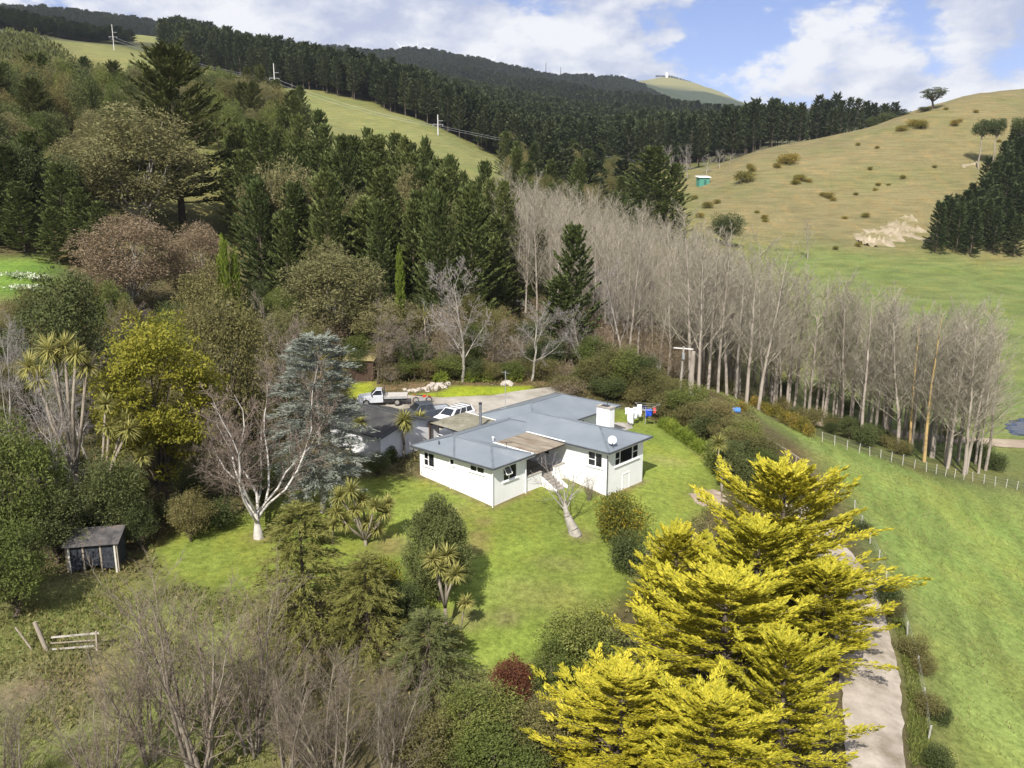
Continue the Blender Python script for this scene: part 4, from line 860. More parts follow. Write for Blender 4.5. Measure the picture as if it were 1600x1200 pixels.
# ------------------------------------------------------------------ planting, nearest first
# golden conifers beside the drive
for k, (px, tip, base, w_, v, lb) in enumerate([
        (1212, 748, 960, 350, 0, 'tallest golden yellow conifer beside the drive, nearest the house'), (1175, 835, 1010, 290, 2, 'golden yellow conifer just in front of the tallest one'), (1052, 838, 965, 175, 1, 'small golden yellow conifer beside the dark camellia'), (1280, 895, 1035, 220, 2, 'golden yellow conifer spreading over the gravel drive'),
        (1125, 915, 1095, 390, 1, 'broad golden yellow conifer in the middle of the clump'), (1215, 1010, 1195, 235, 0, 'golden yellow conifer at the drive edge, bottom right of the clump'), (968, 1062, 1215, 330, 2, 'golden yellow conifer at the front left end of the clump'), (1105, 1098, 1265, 330, 0, 'golden yellow conifer at the very bottom of the picture')]):
    at('golden_conifer', px, tip, base, wpx=w_, var=v, rz=k * 1.3, label=lb, cat='conifer', group='golden conifers by the drive')
at('round_conifer', 684, 768, 938, wpx=142, label='dense rounded green conifer standing on the lawn before the house', cat='conifer')
at('deodar', 478, 792, 985, wpx=205, label='tall yellow green drooping conifer left of the lawn', cat='conifer')
at('deodar', 575, 870, 1010, wpx=150, rz=2.0, label='smaller yellow green drooping conifer beside the taller one', cat='conifer')
at('cedar', 672, 958, 1075, wpx=150, label='low dark green layered cedar below the cabbage trees', cat='conifer')
at('maroon_bush', 800, 1028, 1098, wpx=78, label='rounded maroon bush among green shrubs', cat='shrub')
at('green_tree', 912, 935, 1085, wpx=165, var=0, label='large leafy green shrub left of the golden conifers', cat='shrub')
at('green_tree', 870, 985, 1110, wpx=110, var=1, label='leafy green shrub right of the maroon bush', cat='shrub')
for px, tip, base, w_, v, lb in [(745, 1068, 1190, 170, 0, 'bushy green shrub in front of the maroon bush'), (850, 1090, 1210, 150, 1, 'bushy green shrub between the maroon bush and front golden conifer'), (660, 1110, 1215, 150, 1, 'bushy green shrub at the bottom beside bare stems'), (780, 1130, 1240, 180, 0, 'bushy green shrub at the bottom edge of the picture')]:
    at('green_tree' if v == 0 else 'olive_tree', px, tip, base, wpx=w_, label=lb, cat='shrub')
at('citrus_bush', 968, 770, 852, wpx=108, label='citrus bush with yellow fruit by the right wing', cat='shrub')
at('dark_shrub', 985, 826, 898, wpx=76, label='dark camellia bush below the citrus bush', cat='shrub')
at('citrus_bush', 598, 868, 945, wpx=68, rz=2, label='orange flecked shrub beside the drooping conifers', cat='shrub')
at('dark_evergreen', 630, 905, 985, wpx=95, label='dark shrub below the orange flecked shrub', cat='shrub')
# blue cedar, birch, yellow-green tree and their neighbours on the left
at('blue_cedar', 505, 528, 800, wpx=150, label='blue grey cedar standing left of the garage', cat='conifer')
at('birch_tree', 405, 555, 840, wpx=215, rz=.4, label='bare birch with white forked trunk left of the lawn', cat='tree')
at('yellow_green_tree', 262, 462, 802, wpx=215, label='tall yellow green tree behind the bare birch', cat='tree')
at('bare_tree', 112, 560, 850, wpx=150, var=0, label='bare grey tree among cabbage palms at far left', cat='tree')
at('dark_evergreen', 118, 402, 640, wpx=150, var=0, label='dense dark evergreen tree below the left clearing', cat='tree')
at('green_tree', 35, 640, 880, wpx=170, var=0, label='leafy green tree at the left edge above the netted shed', cat='tree')
at('green_tree', 30, 800, 965, wpx=150, var=1, label='leafy green bush left of the netted shed', cat='shrub')
at('dark_evergreen', 190, 690, 850, wpx=120, var=1, label='dark bush behind the netted shed', cat='shrub')
at('dark_evergreen', 95, 745, 880, wpx=120, var=0, label='dark bush beside the netted shed, left of its roof', cat='shrub')
at('bare_tree', 15, 470, 720, wpx=120, var=1, label='bare grey tree at the far left edge', cat='tree')
at('brown_bare_tree', 455, 445, 740, wpx=150, var=0, label='brown bare tree behind the blue cedar', cat='tree')
at('brown_bare_tree', 350, 640, 815, wpx=150, var=1, label='brown bare tree beside the birch', cat='tree')
at('olive_tree', 360, 440, 700, wpx=170, var=0, label='olive green tree right of the yellow green tree', cat='tree')
at('olive_tree', 330, 400, Y=100, wpx=140, var=1, label='olive green tree above the yellow green tree', cat='tree')
at('dark_evergreen', 590, 700, 745, wpx=50, label='small dark bush at the garage corner', cat='shrub')
at('shrub', 612, 695, 722, wpx=26, label='pale wispy shrub against the garage wall', cat='shrub')
# big trees on the slope behind
for kd, px, tip, Y, w_, v, lb in [('brown_leaf_tree', 205, 318, 108, 195, 0, 'broad brownish tree on the left slope'), ('brown_leaf_tree', 310, 330, 116, 130, 0, 'narrower brownish tree right of the broad brownish one'), ('eucalypt', 525, 373, 104, 185, 0, 'big olive gum tree behind the garage'),
        ('eucalypt', 462, 232, 132, 140, 1, 'tall olive gum tree among the dark pines'), ('eucalypt', 225, 150, 140, 215, 2, 'very tall gum tree below the big macrocarpa'), ('eucalypt', 150, 200, 150, 150, 0, 'tall gum tree left of the big macrocarpa'), ('eucalypt', 700, 300, 128, 95, 2, 'gum tree at the right edge of the dark pines'),
        ('eucalypt', 600, 455, 101, 120, 1, 'rounded gum tree behind the brown shed'), ('eucalypt', 440, 470, 92, 80, 1, 'small gum tree above the blue cedar'), ('macrocarpa', 283, 86, 152, 205, 0, 'huge dark macrocarpa standing above the forest on the left'), ('olive_tree', 660, 480, 108, 110, 1, 'olive tree behind the yellow palm'), ('eucalypt', 645, 250, 150, 90, 0, 'olive gum tree inside the pine block')]:
    at(kd, px, tip, Y=Y, wpx=w_, var=v, label=lb, cat='tree')
for k, (px, tip, Y, w_) in enumerate(sorted([(15, 235, 128, 80), (55, 215, 134, 90), (100, 262, 126, 80), (35, 290, 120, 80), (130, 300, 122, 70), (-10, 280, 122, 80), (85, 330, 117, 60), (160, 320, 120, 60)])): at('pine_tree', px, tip, Y=Y, wpx=w_, label=ORD[k] + ' dark conifer from the left above the left clearing', cat='conifer', group='conifers above the left clearing')
for k, (px, tip, Y, H) in enumerate(sorted([(360, 395, 100, 0), (374, 412, 101, 0), (628, 412, 101, 0), (352, 415, 101, 0)])):
    at('pencil_cypress', px, tip, Y=Y, wpx=17, label=ORD[k] + ' slim yellow green pencil cypress from the left behind the house', cat='conifer', group='slim pencil cypresses')
# bare trees behind the yard
for kd, px, tip, base, w_, v, lb in [('bare_tree', 722, 395, 596, 165, 2, 'pale bare tree behind the bright lawn strip'), ('bare_tree', 830, 465, 596, 130, 0, 'bare tree with pale forked trunk behind the yard'), ('brown_bare_tree', 590, 465, 600, 120, 0, 'weeping brown bare tree beside the brown shed'), ('brown_bare_tree', 645, 480, 596, 110, 1, 'brown bare tree leaning behind the rocks'), ('brown_bare_tree', 770, 480, 590, 120, 0, 'brown bare tree between the two pale ones'), ('bare_tree', 975, 400, 570, 120, 1, 'bare spreading tree in front of the poplars'), ('bare_tree', 905, 470, 580, 100, 2, 'small bare tree beside the dark pine')]:
    at(kd, px, tip, base, wpx=w_, var=v, label=lb, cat='tree')
at('pine_tree', 895, 362, Y=112, wpx=85, var=1, label='single dark pine in front of the poplar belt', cat='pine')
at('pine_tree', 875, 440, Y=108, wpx=90, var=2, label='shorter dark pine below the single one', cat='pine')
at('pine_tree', 1018, 238, Y=235, wpx=105, var=0, label='big dark pine beyond the poplar belt', cat='pine'); at('pine_tree', 1050, 262, Y=240, wpx=60, var=1, label='dark pine at the right shoulder of the big pine', cat='pine')
at('dark_evergreen', 1136, 326, 384, wpx=66, var=1, label='round dark tree at the foot of the grassy hill', cat='tree')
at('poplar', 1262, 338, 405, wpx=30, var=2, label='single pale bare tree beyond the poplar belt', cat='tree')
at('layered_hill_tree', 1458, 134, Y=455, wpx=50, label='dark layered tree on the crest of the grassy hill', cat='tree')
for px, tip, Y, w_, lb in [(1530, 182, 392, 34, 'leftmost flat topped tree with bare trunk on the grassy hill'), (1552, 180, 390, 34, 'middle flat topped tree on the grassy hill'), (1590, 178, 380, 44, 'flat topped tree above the right plantation')]: at('flat_top_tree', px, tip, Y=Y, wpx=w_, label=lb, cat='tree')
# foreground bare thicket, bottom left
for px, tip, base, w_, v, lb in [(315, 850, 1215, 300, 0, 'largest bare multi-stem tree at the bottom left'), (235, 900, 1190, 170, 1, 'bare multi-stem tree left of the largest one'), (395, 880, 1180, 190, 2, 'bare multi-stem tree right of the largest one'), (520, 985, 1240, 200, 1, 'bare reddish multi-stem tree at the bottom centre left'), (610, 1000, 1235, 170, 0, 'bare reddish multi-stem tree below the cedar'), (160, 1050, 1260, 170, 2, 'bare thicket at the bottom left corner'), (450, 1010, 1220, 150, 0, 'bare thicket between the two bare clumps'), (20, 1080, 1260, 160, 1, 'bare twiggy bush at the left bottom corner')]:
    at('bare_multistem', px, tip, base, wpx=w_, var=v, label=lb, cat='tree', group='bare thicket in the foreground')
# pine block on the slope behind the gum trees
def scatter(poly, n_, mind, seed, tries=60):
    g = np.random.default_rng(seed); P = np.array(poly); lo, hi = P.min(0), P.max(0); out_ = []
    for _ in range(n_ * tries):
        q = g.uniform(lo, hi)
        if not inpoly(np.array([q[0]]), np.array([q[1]]), poly)[0]: continue
        if any((q[0] - a) ** 2 + (q[1] - b_) ** 2 < mind ** 2 for a, b_ in out_): continue
        out_.append((q[0], q[1]))
        if len(out_) >= n_: break
    return out_
def sky_h(x, y, kind_tip):
    pass
BLK = [(-62, 178), (-47, 150), (-38, 122), (-22, 112), (-6, 116), (-1, 132), (2, 150), (-6, 178), (-18, 196), (-45, 200)]
for x, y in scatter(BLK, 95, 4.2, 5):
    H = random.uniform(12.5, 20.5)
    stand('pine_tree', x, y, H, random.uniform(3.0, 5.0), label='dark green pine in the dense block behind the house', cat='pine', group='pines of the dense block')
for x, y in scatter([(-1, 150), (3, 132), (12, 150), (30, 180), (34, 215), (8, 215), (-8, 190)], 26, 5, 6):
    stand('pine_tree', x, y, random.uniform(11, 15), None, label='dark pine in the gully left of the poplar tops', cat='pine', group='pines of the gully')
for x, y in scatter([(-95, 210), (-70, 150), (-66, 118), (-82, 116), (-100, 140), (-125, 200), (-150, 260), (-120, 330), (-70, 300), (-52, 210)], 170, 5.0, 8):
    stand(random.choice(['pine_tree', 'eucalypt', 'dark_evergreen', 'olive_tree', 'macrocarpa', 'green_tree']), x, y, random.uniform(9, 16), random.uniform(3.6, 5.4), label='dark tree in the thick woodland on the left hillside', cat='tree', group='woodland of the left hillside')
for x, y in scatter([atY(*a)[:2] for a in [(780, 250, 300), (790, 240, 400), (870, 255, 430), (960, 268, 440), (1000, 275, 400), (1050, 290, 300), (1040, 300, 240), (900, 300, 225), (800, 300, 215)]], 75, 6.5, 16):
    stand(random.choice(['pine_tree', 'far_pine', 'olive_tree']), x, y, random.uniform(11, 17), random.uniform(3.5, 5), label='dark tree in the valley between poplar tops and far plantation', cat='tree', group='valley trees')
for x, y in scatter(BLK, 22, 7, 17): stand(random.choice(['eucalypt', 'olive_tree', 'green_tree', 'dark_evergreen']), x, y, random.uniform(12, 17), random.uniform(3.2, 4.6), label='rounded broadleaf tree mixed into the dense pine block', cat='tree', group='broadleaf trees in the pine block')
# pine plantation right, gully pines in the middle distance
rp = [G(1444, 396)[:2], G(1520, 400)[:2], G(1600, 403)[:2], (265, 303), (300, 430), (252, 420), (208, 368), (178, 333)]
for x, y in scatter(rp, 230, 3.7, 9):
    H = random.uniform(13, 17.5) + min(3, max(0, (y - 320) * .05)); stand('plantation_pine', x, y, H, random.uniform(3.4, 4.3), label='dark pine of the plantation below the right hill', cat='pine', group='pines of the right plantation')
gp = [atY(*a)[:2] for a in [(960, 250, 500), (1060, 240, 480), (1180, 225, 500), (1310, 200, 560), (1330, 195, 640), (1150, 220, 640), (960, 240, 600)]]
for x, y in scatter(gp, 85, 7, 10): stand('far_pine', x, y, random.uniform(24, 31), random.uniform(4, 5.5), label='tall dark pine in the gully behind the grassy hill', cat='pine', group='tall pines behind the hill')
for k, (px, tip, Y) in enumerate(sorted([(1312, 160, 540), (1325, 157, 545), (1338, 158, 545), (1350, 162, 550), (1362, 164, 550), (1380, 165, 560), (1395, 163, 565), (1300, 172, 530)])):
    at('far_pine', px, tip, Y=Y, wpx=19, label=ORD[k] + ' tall dark pine from the left on the skyline by the grassy hill', cat='pine', group='skyline pines')
for k, (px, tip, base, w_) in enumerate(sorted([(1052, 225, 285, 34), (1075, 222, 280, 34), (1105, 240, 282, 36), (1140, 238, 275, 36), (1160, 240, 268, 34), (1185, 232, 258, 30), (1210, 228, 246, 26), (1235, 224, 238, 26), (1125, 232, 262, 30), (1060, 248, 290, 34)])):
    at('bare_tree', px, tip, Y=425 + (px - 1050) * .25, wpx=w_, label=ORD[k] + ' pinkish bare tree from the left in front of the gully pines', cat='tree', group='bare trees of the gully')
for k, (px, tip, Y, w_) in enumerate(sorted([(1385, 172, 520, 30), (1400, 180, 500, 30), (1420, 176, 500, 30), (1362, 180, 520, 26), (1415, 190, 470, 34), (1445, 165, 455, 24)])):
    at('dark_evergreen', px, tip, Y=Y, wpx=w_, label=ORD[k] + ' dark bush from the left on the shoulder of the grassy hill', cat='shrub', group='bushes on the hill shoulder')
# poplar belt: front row read off the photograph, then rows behind
front = [(1078, 606), (1092, 612), (1106, 608), (1122, 614), (1136, 618), (1150, 622), (1166, 632), (1185, 640), (1208, 640), (1228, 645), (1262, 657), (1290, 652), (1310, 662), (1345, 692), (1330, 668), (1365, 690), (1380, 692), (1402, 706), (1421, 708), (1444, 722), (1458, 716), (1480, 732), (1506, 742), (1240, 640), (1275, 648)]
for k, (px, by) in enumerate(sorted(front)):
    x, y, z = G(px, by); H = random.uniform(20, 23.5) if px < 1400 else random.uniform(18.5, 21)
    li = px in (1444, 1421)
    stand('lichen_poplar' if li else 'poplar', x, y, H, random.uniform(3.3, 4.3), label='bare poplar with orange lichened trunk near the fence corner' if px == 1444 else ('bare poplar with orange trunk left of the brightest orange one' if li else ORD[k] + ' bare poplar from the left in the front row above the paddock'), cat='poplar', group=None if li else 'front row poplars', sink=.2)
belt = [G(1085, 600)[:2], G(1190, 630)[:2], G(1290, 648)[:2], G(1400, 690)[:2], (52, 112), (44, 128), (36, 142), (26, 160), (12, 178), (-2, 176), (-2, 146), (8, 126), (16, 108)]
for x, y in scatter(belt, 150, 2.9, 12) + scatter([G(1270, 652)[:2], G(1400, 700)[:2], G(1510, 742)[:2], (60, 97), (63, 108), (54, 118), (42, 122)], 48, 2.3, 13) + scatter([G(1190, 636)[:2], G(1300, 658)[:2], G(1340, 672)[:2], (48, 118), (34, 128), (26, 118)], 24, 2.4, 19):
    stand('poplar', x, y, random.uniform(18, 22.5), random.uniform(2.6, 3.6), label='bare pale poplar inside the long belt behind the house', cat='poplar', group='poplars of the belt', sink=.2)
# hedge and shrubs along the right of the garden, scrub behind the yard
hedge = [(880, 592, 612, 70), (930, 560, 612, 75), (975, 545, 615, 90), (910, 575, 606, 60), (1010, 575, 628, 85), (1040, 590, 640, 80), (1060, 615, 655, 70), (1085, 630, 675, 75), (1105, 640, 690, 80), (1135, 655, 705, 75), (1150, 672, 728, 80), (1175, 690, 742, 75), (1195, 705, 760, 70), (1120, 690, 735, 60), (1165, 715, 765, 60), (1060, 640, 668, 50), (995, 600, 632, 60), (950, 590, 625, 70), (1030, 620, 655, 55), (1215, 735, 775, 50)]
for k, (px, tip, base, w_) in enumerate(sorted(hedge + [(1000, 555, 620, 90), (1075, 600, 662, 80), (1120, 625, 690, 80), (1160, 655, 722, 80), (1190, 680, 745, 80), (955, 545, 610, 80), (1140, 690, 748, 70)])):
    tip -= 8
    at(['olive_tree', 'dark_evergreen', 'olive_tree', 'green_tree'][(k * 3) % 4] if w_ > 65 else ['olive_shrub', 'dark_shrub', 'shrub'][k % 3], px, tip, base, wpx=w_, label=ORD[k] + ' leafy bush from the left in the mixed hedge right of the house', cat='shrub', group='bushes of the right hedge')
at('brush', 890, 590, 618, wpx=72, label='pale feathery bush behind the far roof', cat='shrub')
for k in range(17):
    t = k / 16; px = 1038 + 75 * t + random.uniform(-3, 3); py = 668 + 52 * t ** 1.1
    at('lime_clump', px, py - random.uniform(13, 19), py, wpx=random.uniform(20, 27), label=ORD[k] + ' bright green strappy clump from the chimney end edging the right lawn', cat='plant', group='strappy clumps edging the lawn')
scr = [(610, 562, 598, 60), (640, 555, 594, 60), (668, 560, 595, 55), (700, 548, 594, 70), (735, 555, 594, 60), (765, 560, 594, 55), (800, 560, 594, 60), (850, 555, 596, 70), (880, 560, 600, 60), (700, 500, 585, 80), (790, 520, 585, 80), (650, 520, 588, 80), (850, 520, 588, 80), (600, 530, 590, 60), (560, 540, 592, 60), (930, 520, 590, 80)]
for k, (px, tip, base, w_) in enumerate(sorted(scr)):
    at(['dark_evergreen', 'olive_tree', 'brush', 'green_tree'][k % 4], px, tip, base, wpx=w_, label=ORD[k] + ' scrubby bush from the left on the bank behind the yard', cat='shrub', group='scrub on the bank')
for k, (px, base) in enumerate(sorted([(735, 596), (742, 594), (760, 595), (690, 598), (805, 596)])): at('lime_clump', px, base - 16, base, wpx=30, label=ORD[k] + ' bright green clump from the left on the bank behind the lawn strip', cat='plant', group='clumps on the bank')
for k, (x, y) in enumerate(scatter([(8, 104), (22, 104), (30, 112), (22, 130), (6, 140), (0, 122)], 24, 3, 14)):
    stand('brush', x, y, random.uniform(4, 7), random.uniform(2, 3), label='brown leafless brush at the near edge of the poplars', cat='shrub', group='brown brush by the poplars')
# shrubs along the drive fence, gorse
for k, (px, tip, base, w_) in enumerate([(1255, 752, 790, 42), (1300, 765, 790, 34), (1290, 780, 812, 40), (1320, 800, 832, 36), (1345, 810, 838, 40), (1385, 905, 945, 55), (1400, 935, 965, 40), (1425, 985, 1030, 60), (1445, 1020, 1055, 48), (1450, 1075, 1118, 60), (1470, 1100, 1130, 48), (1462, 1160, 1205, 60)]):
    at(random.choice(['olive_shrub', 'dark_shrub', 'olive_shrub']), px, tip, base, wpx=w_, label=ORD[k] + ' low scrubby bush going down the paddock fence by the drive', cat='shrub', group='bushes along the drive fence')
for k, (px, base, w_) in enumerate(sorted([(1160, 642, 22), (1208, 652, 30), (1225, 662, 30), (1240, 670, 32), (1252, 676, 34), (1262, 682, 28), (1195, 645, 24), (1178, 636, 24)])):
    at('gorse', px, base - w_ * .75, base, wpx=w_, label=ORD[k] + ' yellow flowering gorse bush from the left on the slope below the hedge', cat='shrub', group='gorse below the hedge')
gl = [(1162, 285, 36), (1175, 268, 16), (1172, 262, 14), (1228, 256, 34), (1215, 262, 16), (1240, 250, 20), (1246, 287, 14), (1250, 283, 22), (1262, 285, 14), (1240, 288, 14), (1296, 310, 20), (1284, 306, 12), (1302, 314, 12), (1337, 305, 10), (1360, 265, 10), (1370, 232, 9), (1341, 227, 9), (1410, 279, 12), (1368, 298, 10), (1352, 340, 16), (1372, 290, 10), (1388, 290, 8), (1460, 262, 9), (1085, 312, 14), (1105, 325, 20), (1120, 318, 14), (1093, 340, 16), (1195, 342, 14), (1183, 333, 10), (1196, 347, 12), (1490, 196, 18), (1500, 190, 10), (1440, 200, 26), (1478, 171, 8), (1525, 176, 10), (1427, 196, 20), (1408, 205, 20), (1320, 342, 10), (1560, 222, 9), (1090, 380, 20), (1110, 360, 14), (1340, 385, 14), (1305, 390, 12)]
for px, base, w_ in gl: at('gorse', px, base - w_ * .5, base, wpx=w_ * 1.15, label='small gorse bush dotted on the grassy hill', cat='shrub', group='gorse on the grassy hill')
# scrub at the foot of poplars in the valley
for k, (px, base, w_) in enumerate(sorted([(1530, 722, 60), (1480, 690, 50), (1555, 735, 50), (1380, 660, 50), (1330, 645, 50), (1280, 630, 50), (1230, 618, 50), (1430, 672, 40)])):
    at('dark_shrub' if px % 20 else 'olive_shrub', px, base - w_ * .6, base, wpx=w_, label=ORD[k] + ' dark scrub bush from the left at the foot of the poplars', cat='shrub', group='scrub under the poplars')

# understorey on the left slope and along the woodland edge
us = [(-52, 60), (-46, 58), (-38, 62), (-30, 66), (-20, 70), (-18, 78), (-22, 92), (-34, 106), (-46, 100), (-54, 84)]
for k, (x, y) in enumerate(scatter(us, 100, 2.9, 21)):
    kd = random.choice(['olive_tree', 'brown_bare_tree', 'dark_evergreen', 'green_tree', 'olive_tree', 'bare_tree'])
    stand(kd, x, y, random.uniform(4.5, 8.5), random.uniform(2.2, 3.4), label='bare understorey tree on the left slope' if 'bare' in kd else 'leafy understorey tree on the left slope', cat='tree', group='understorey of the left slope')
for k, (x, y) in enumerate(scatter([(-44, 112), (-20, 98), (4, 98), (6, 112), (-4, 124), (-40, 124)], 46, 3.0, 22)):
    kd = random.choice(['olive_tree', 'brush', 'dark_evergreen', 'brown_bare_tree', 'green_tree', 'olive_tree'])
    stand(kd, x, y, random.uniform(4.5, 8), random.uniform(2.2, 3.2), label='scrubby tree in front of the dense pine block', cat='tree', group='scrubby trees before the pines')
for k, (x, y) in enumerate(scatter([(-36, 52), (-31, 47), (-25, 50), (-19, 56), (-17, 62), (-24, 66), (-40, 62)], 26, 2.4, 23)):
    kd = random.choice(['dark_evergreen', 'green_tree', 'dark_shrub', 'olive_tree'])
    stand(kd, x, y, random.uniform(2, 4.2), random.uniform(1.2, 2.0), label='dark bush under the trees behind the netted shed', cat='shrub', group='bushes behind the netted shed')

# ------------------------------------------------------------------ far woods and ground growth: too many to count
def far_wood(name, poly, spacing, H, Rr, ncard, mat, label, seed, clip=None):
    g = np.random.default_rng(seed); P = np.array(poly); lo, hi = P.min(0), P.max(0)
    X, Yy = np.meshgrid(np.arange(lo[0], hi[0], spacing), np.arange(lo[1], hi[1], spacing)); X = X.ravel() + g.uniform(-.45, .45, X.size) * spacing; Yy = Yy.ravel() + g.uniform(-.45, .45, Yy.size) * spacing
    k = inpoly(X, Yy, poly)
    k &= np.abs(X / np.maximum(Yy, 1)) < .70
    X, Yy = X[k], Yy[k]; m = len(X); Z = height(X, Yy); hh = H * g.uniform(.6, 1.25, m); rr = Rr * g.uniform(.8, 1.25, m)
    f = g.uniform(0, 1, (m, ncard)) ** .8; az = g.uniform(0, 2 * np.pi, (m, ncard)); rad = rr[:, None] * ((1 - f) ** .7 * .95 + .05) * g.uniform(.35, 1, (m, ncard))
    Pp = np.stack([X[:, None] + rad * np.cos(az), Yy[:, None] + rad * np.sin(az), Z[:, None] + hh[:, None] * (.12 + .83 * f)], -1).reshape(-1, 3)
    D = unit(np.stack([np.cos(az) * (1 - f * .8), np.sin(az) * (1 - f * .8), .35 + .9 * f], -1).reshape(-1, 3) + rdir(g, m * ncard) * .35); N = unit(rdir(g, m * ncard) * .7 + (0, 0, 1))
    sz = (rr[:, None] * np.ones((1, ncard)) * (.80 - .35 * f)).ravel()
    V, Fq = cards(Pp, D, N, sz * g.uniform(.7, 1.2, m * ncard), sz * .42)
    t = np.clip(g.uniform(0, .4, m * ncard) + np.repeat(g.uniform(0, .45, m) + .15 * np.sin(X * .021 + 2 * np.sin(Yy * .013)), ncard), 0, 1)
    o = obj(name, nmesh(name, V, Fq, mat, tint=t)); tag(o, label, 'forest', kind='stuff'); return m
PLN = [atY(*a)[:2] for a in [(255, 95, 640), (300, 112, 600), (431, 142, 545), (560, 170, 520), (690, 203, 485), (760, 235, 468), (830, 255, 470), (960, 268, 490), (1080, 240, 560), (1260, 200, 720), (1100, 190, 900), (900, 170, 1000), (700, 135, 1100), (500, 95, 1200), (300, 75, 1300)]]
def tree_mass(name, poly, spacing, H, Rr, label, seed, kind='far_pine'):
    """a wood that reads as one mass: full trees spread over points by geometry nodes"""
    g = np.random.default_rng(seed); P = np.array(poly); lo, hi = P.min(0), P.max(0); V_, H0, R0 = KIND[kind]
    X, Yy = np.meshgrid(np.arange(lo[0], hi[0], spacing), np.arange(lo[1], hi[1], spacing)); X = X.ravel() + g.uniform(-.45, .45, X.size) * spacing; Yy = Yy.ravel() + g.uniform(-.45, .45, Yy.size) * spacing
    k = inpoly(X, Yy, poly) & (np.abs(X / np.maximum(Yy, 1)) < .72); X, Yy = X[k], Yy[k]; m = len(X); Z = height(X, Yy)
    me = bpy.data.meshes.new(name); me.vertices.add(m); me.vertices.foreach_set('co', np.stack([X, Yy, Z], -1).astype(np.float32).ravel())
    sxy = Rr / R0 * g.uniform(.8, 1.3, m); sz = H / H0 * g.uniform(.65, 1.2, m)
    a = me.attributes.new('scl', 'FLOAT_VECTOR', 'POINT'); a.data.foreach_set('vector', np.stack([sxy, sxy, sz], -1).astype(np.float32).ravel())
    a = me.attributes.new('rot', 'FLOAT_VECTOR', 'POINT'); a.data.foreach_set('vector', np.stack([0 * X, 0 * X, g.uniform(0, 6.28, m)], -1).astype(np.float32).ravel())
    a = me.attributes.new('pick', 'INT', 'POINT'); a.data.foreach_set('value', g.integers(0, len(V_), m).astype(np.int32))
    o = obj(name, me); tag(o, label, 'forest', kind='stuff')
    src = []
    for v_ in V_:
        cm = dict(v_)['crown']; src.append(next(q for q in bpy.data.objects if q.type == 'MESH' and q.data == cm))
    ng = bpy.data.node_groups.new(name, 'GeometryNodeTree'); ng.interface.new_socket('Geometry', in_out='INPUT', socket_type='NodeSocketGeometry'); ng.interface.new_socket('Geometry', in_out='OUTPUT', socket_type='NodeSocketGeometry')
    gi = ng.nodes.new('NodeGroupInput'); go = ng.nodes.new('NodeGroupOutput'); ip = ng.nodes.new('GeometryNodeInstanceOnPoints'); gti = ng.nodes.new('GeometryNodeGeometryToInstance')
    for q in reversed(src):
        oi = ng.nodes.new('GeometryNodeObjectInfo'); oi.transform_space = 'ORIGINAL'; oi.inputs['Object'].default_value = q; ng.links.new(oi.outputs['Geometry'], gti.inputs[0])
    def na(nm, ty): n_ = ng.nodes.new('GeometryNodeInputNamedAttribute'); n_.data_type = ty; n_.inputs['Name'].default_value = nm; return n_.outputs['Attribute']
    ng.links.new(gi.outputs[0], ip.inputs['Points']); ng.links.new(gti.outputs[0], ip.inputs['Instance']); ip.inputs['Pick Instance'].default_value = True
    ng.links.new(na('pick', 'INT'), ip.inputs['Instance Index']); ng.links.new(na('rot', 'FLOAT_VECTOR'), ip.inputs['Rotation']); ng.links.new(na('scl', 'FLOAT_VECTOR'), ip.inputs['Scale'])
    ng.links.new(ip.outputs[0], go.inputs[0]); md = o.modifiers.new('trees', 'NODES'); md.node_group = ng
    return m
n1_ = tree_mass('pine_plantation', PLN, 7.6, 22, 4.4, 'dark pine plantation covering the hillside behind the green ridge', 31)
EDGE = [atY(*a)[:2] for a in [(285, 108, 585), (431, 142, 530), (560, 170, 505), (690, 203, 472), (760, 235, 455), (830, 255, 458), (960, 268, 478), (960, 266, 520), (830, 250, 500), (690, 200, 515), (560, 166, 550), (431, 138, 580), (285, 100, 640)]]
for x, y in scatter(EDGE, 170, 6.0, 61): stand('far_pine', x, y, random.uniform(16, 25), random.uniform(3.4, 5.0), label='dark pine at the near edge of the hillside plantation', cat='pine', group='pines at the plantation edge')
FAR = [(-1500, 2000), (-700, 1500), (-150, 1300), (350, 1250), (700, 1500), (640, 2600), (450, 2750), (0, 2700), (-1500, 2750)]
n2_ = tree_mass('far_ridge_forest', FAR, 13.5, 22, 8.0, 'dark forest covering the far ridge', 32)
LH = [atY(*a)[:2] for a in [(-80, 85, 660), (110, 88, 690), (215, 88, 740), (160, 62, 850), (60, 45, 880), (-80, 32, 870)]]
n3_ = tree_mass('hillside_bush', LH, 7.5, 11, 4.4, 'dark bush covering the upper left hillside', 33)
LH2 = [atY(*a)[:2] for a in [(-80, 150, 260), (130, 150, 290), (165, 125, 370), (95, 100, 470), (60, 90, 560), (-80, 95, 560)]]
n4_ = far_wood('lower_hillside_bush', LH2, 6.0, 10, 3.8, 30, m_maca, 'dark bush on the hillside below the upper left slope', 34)
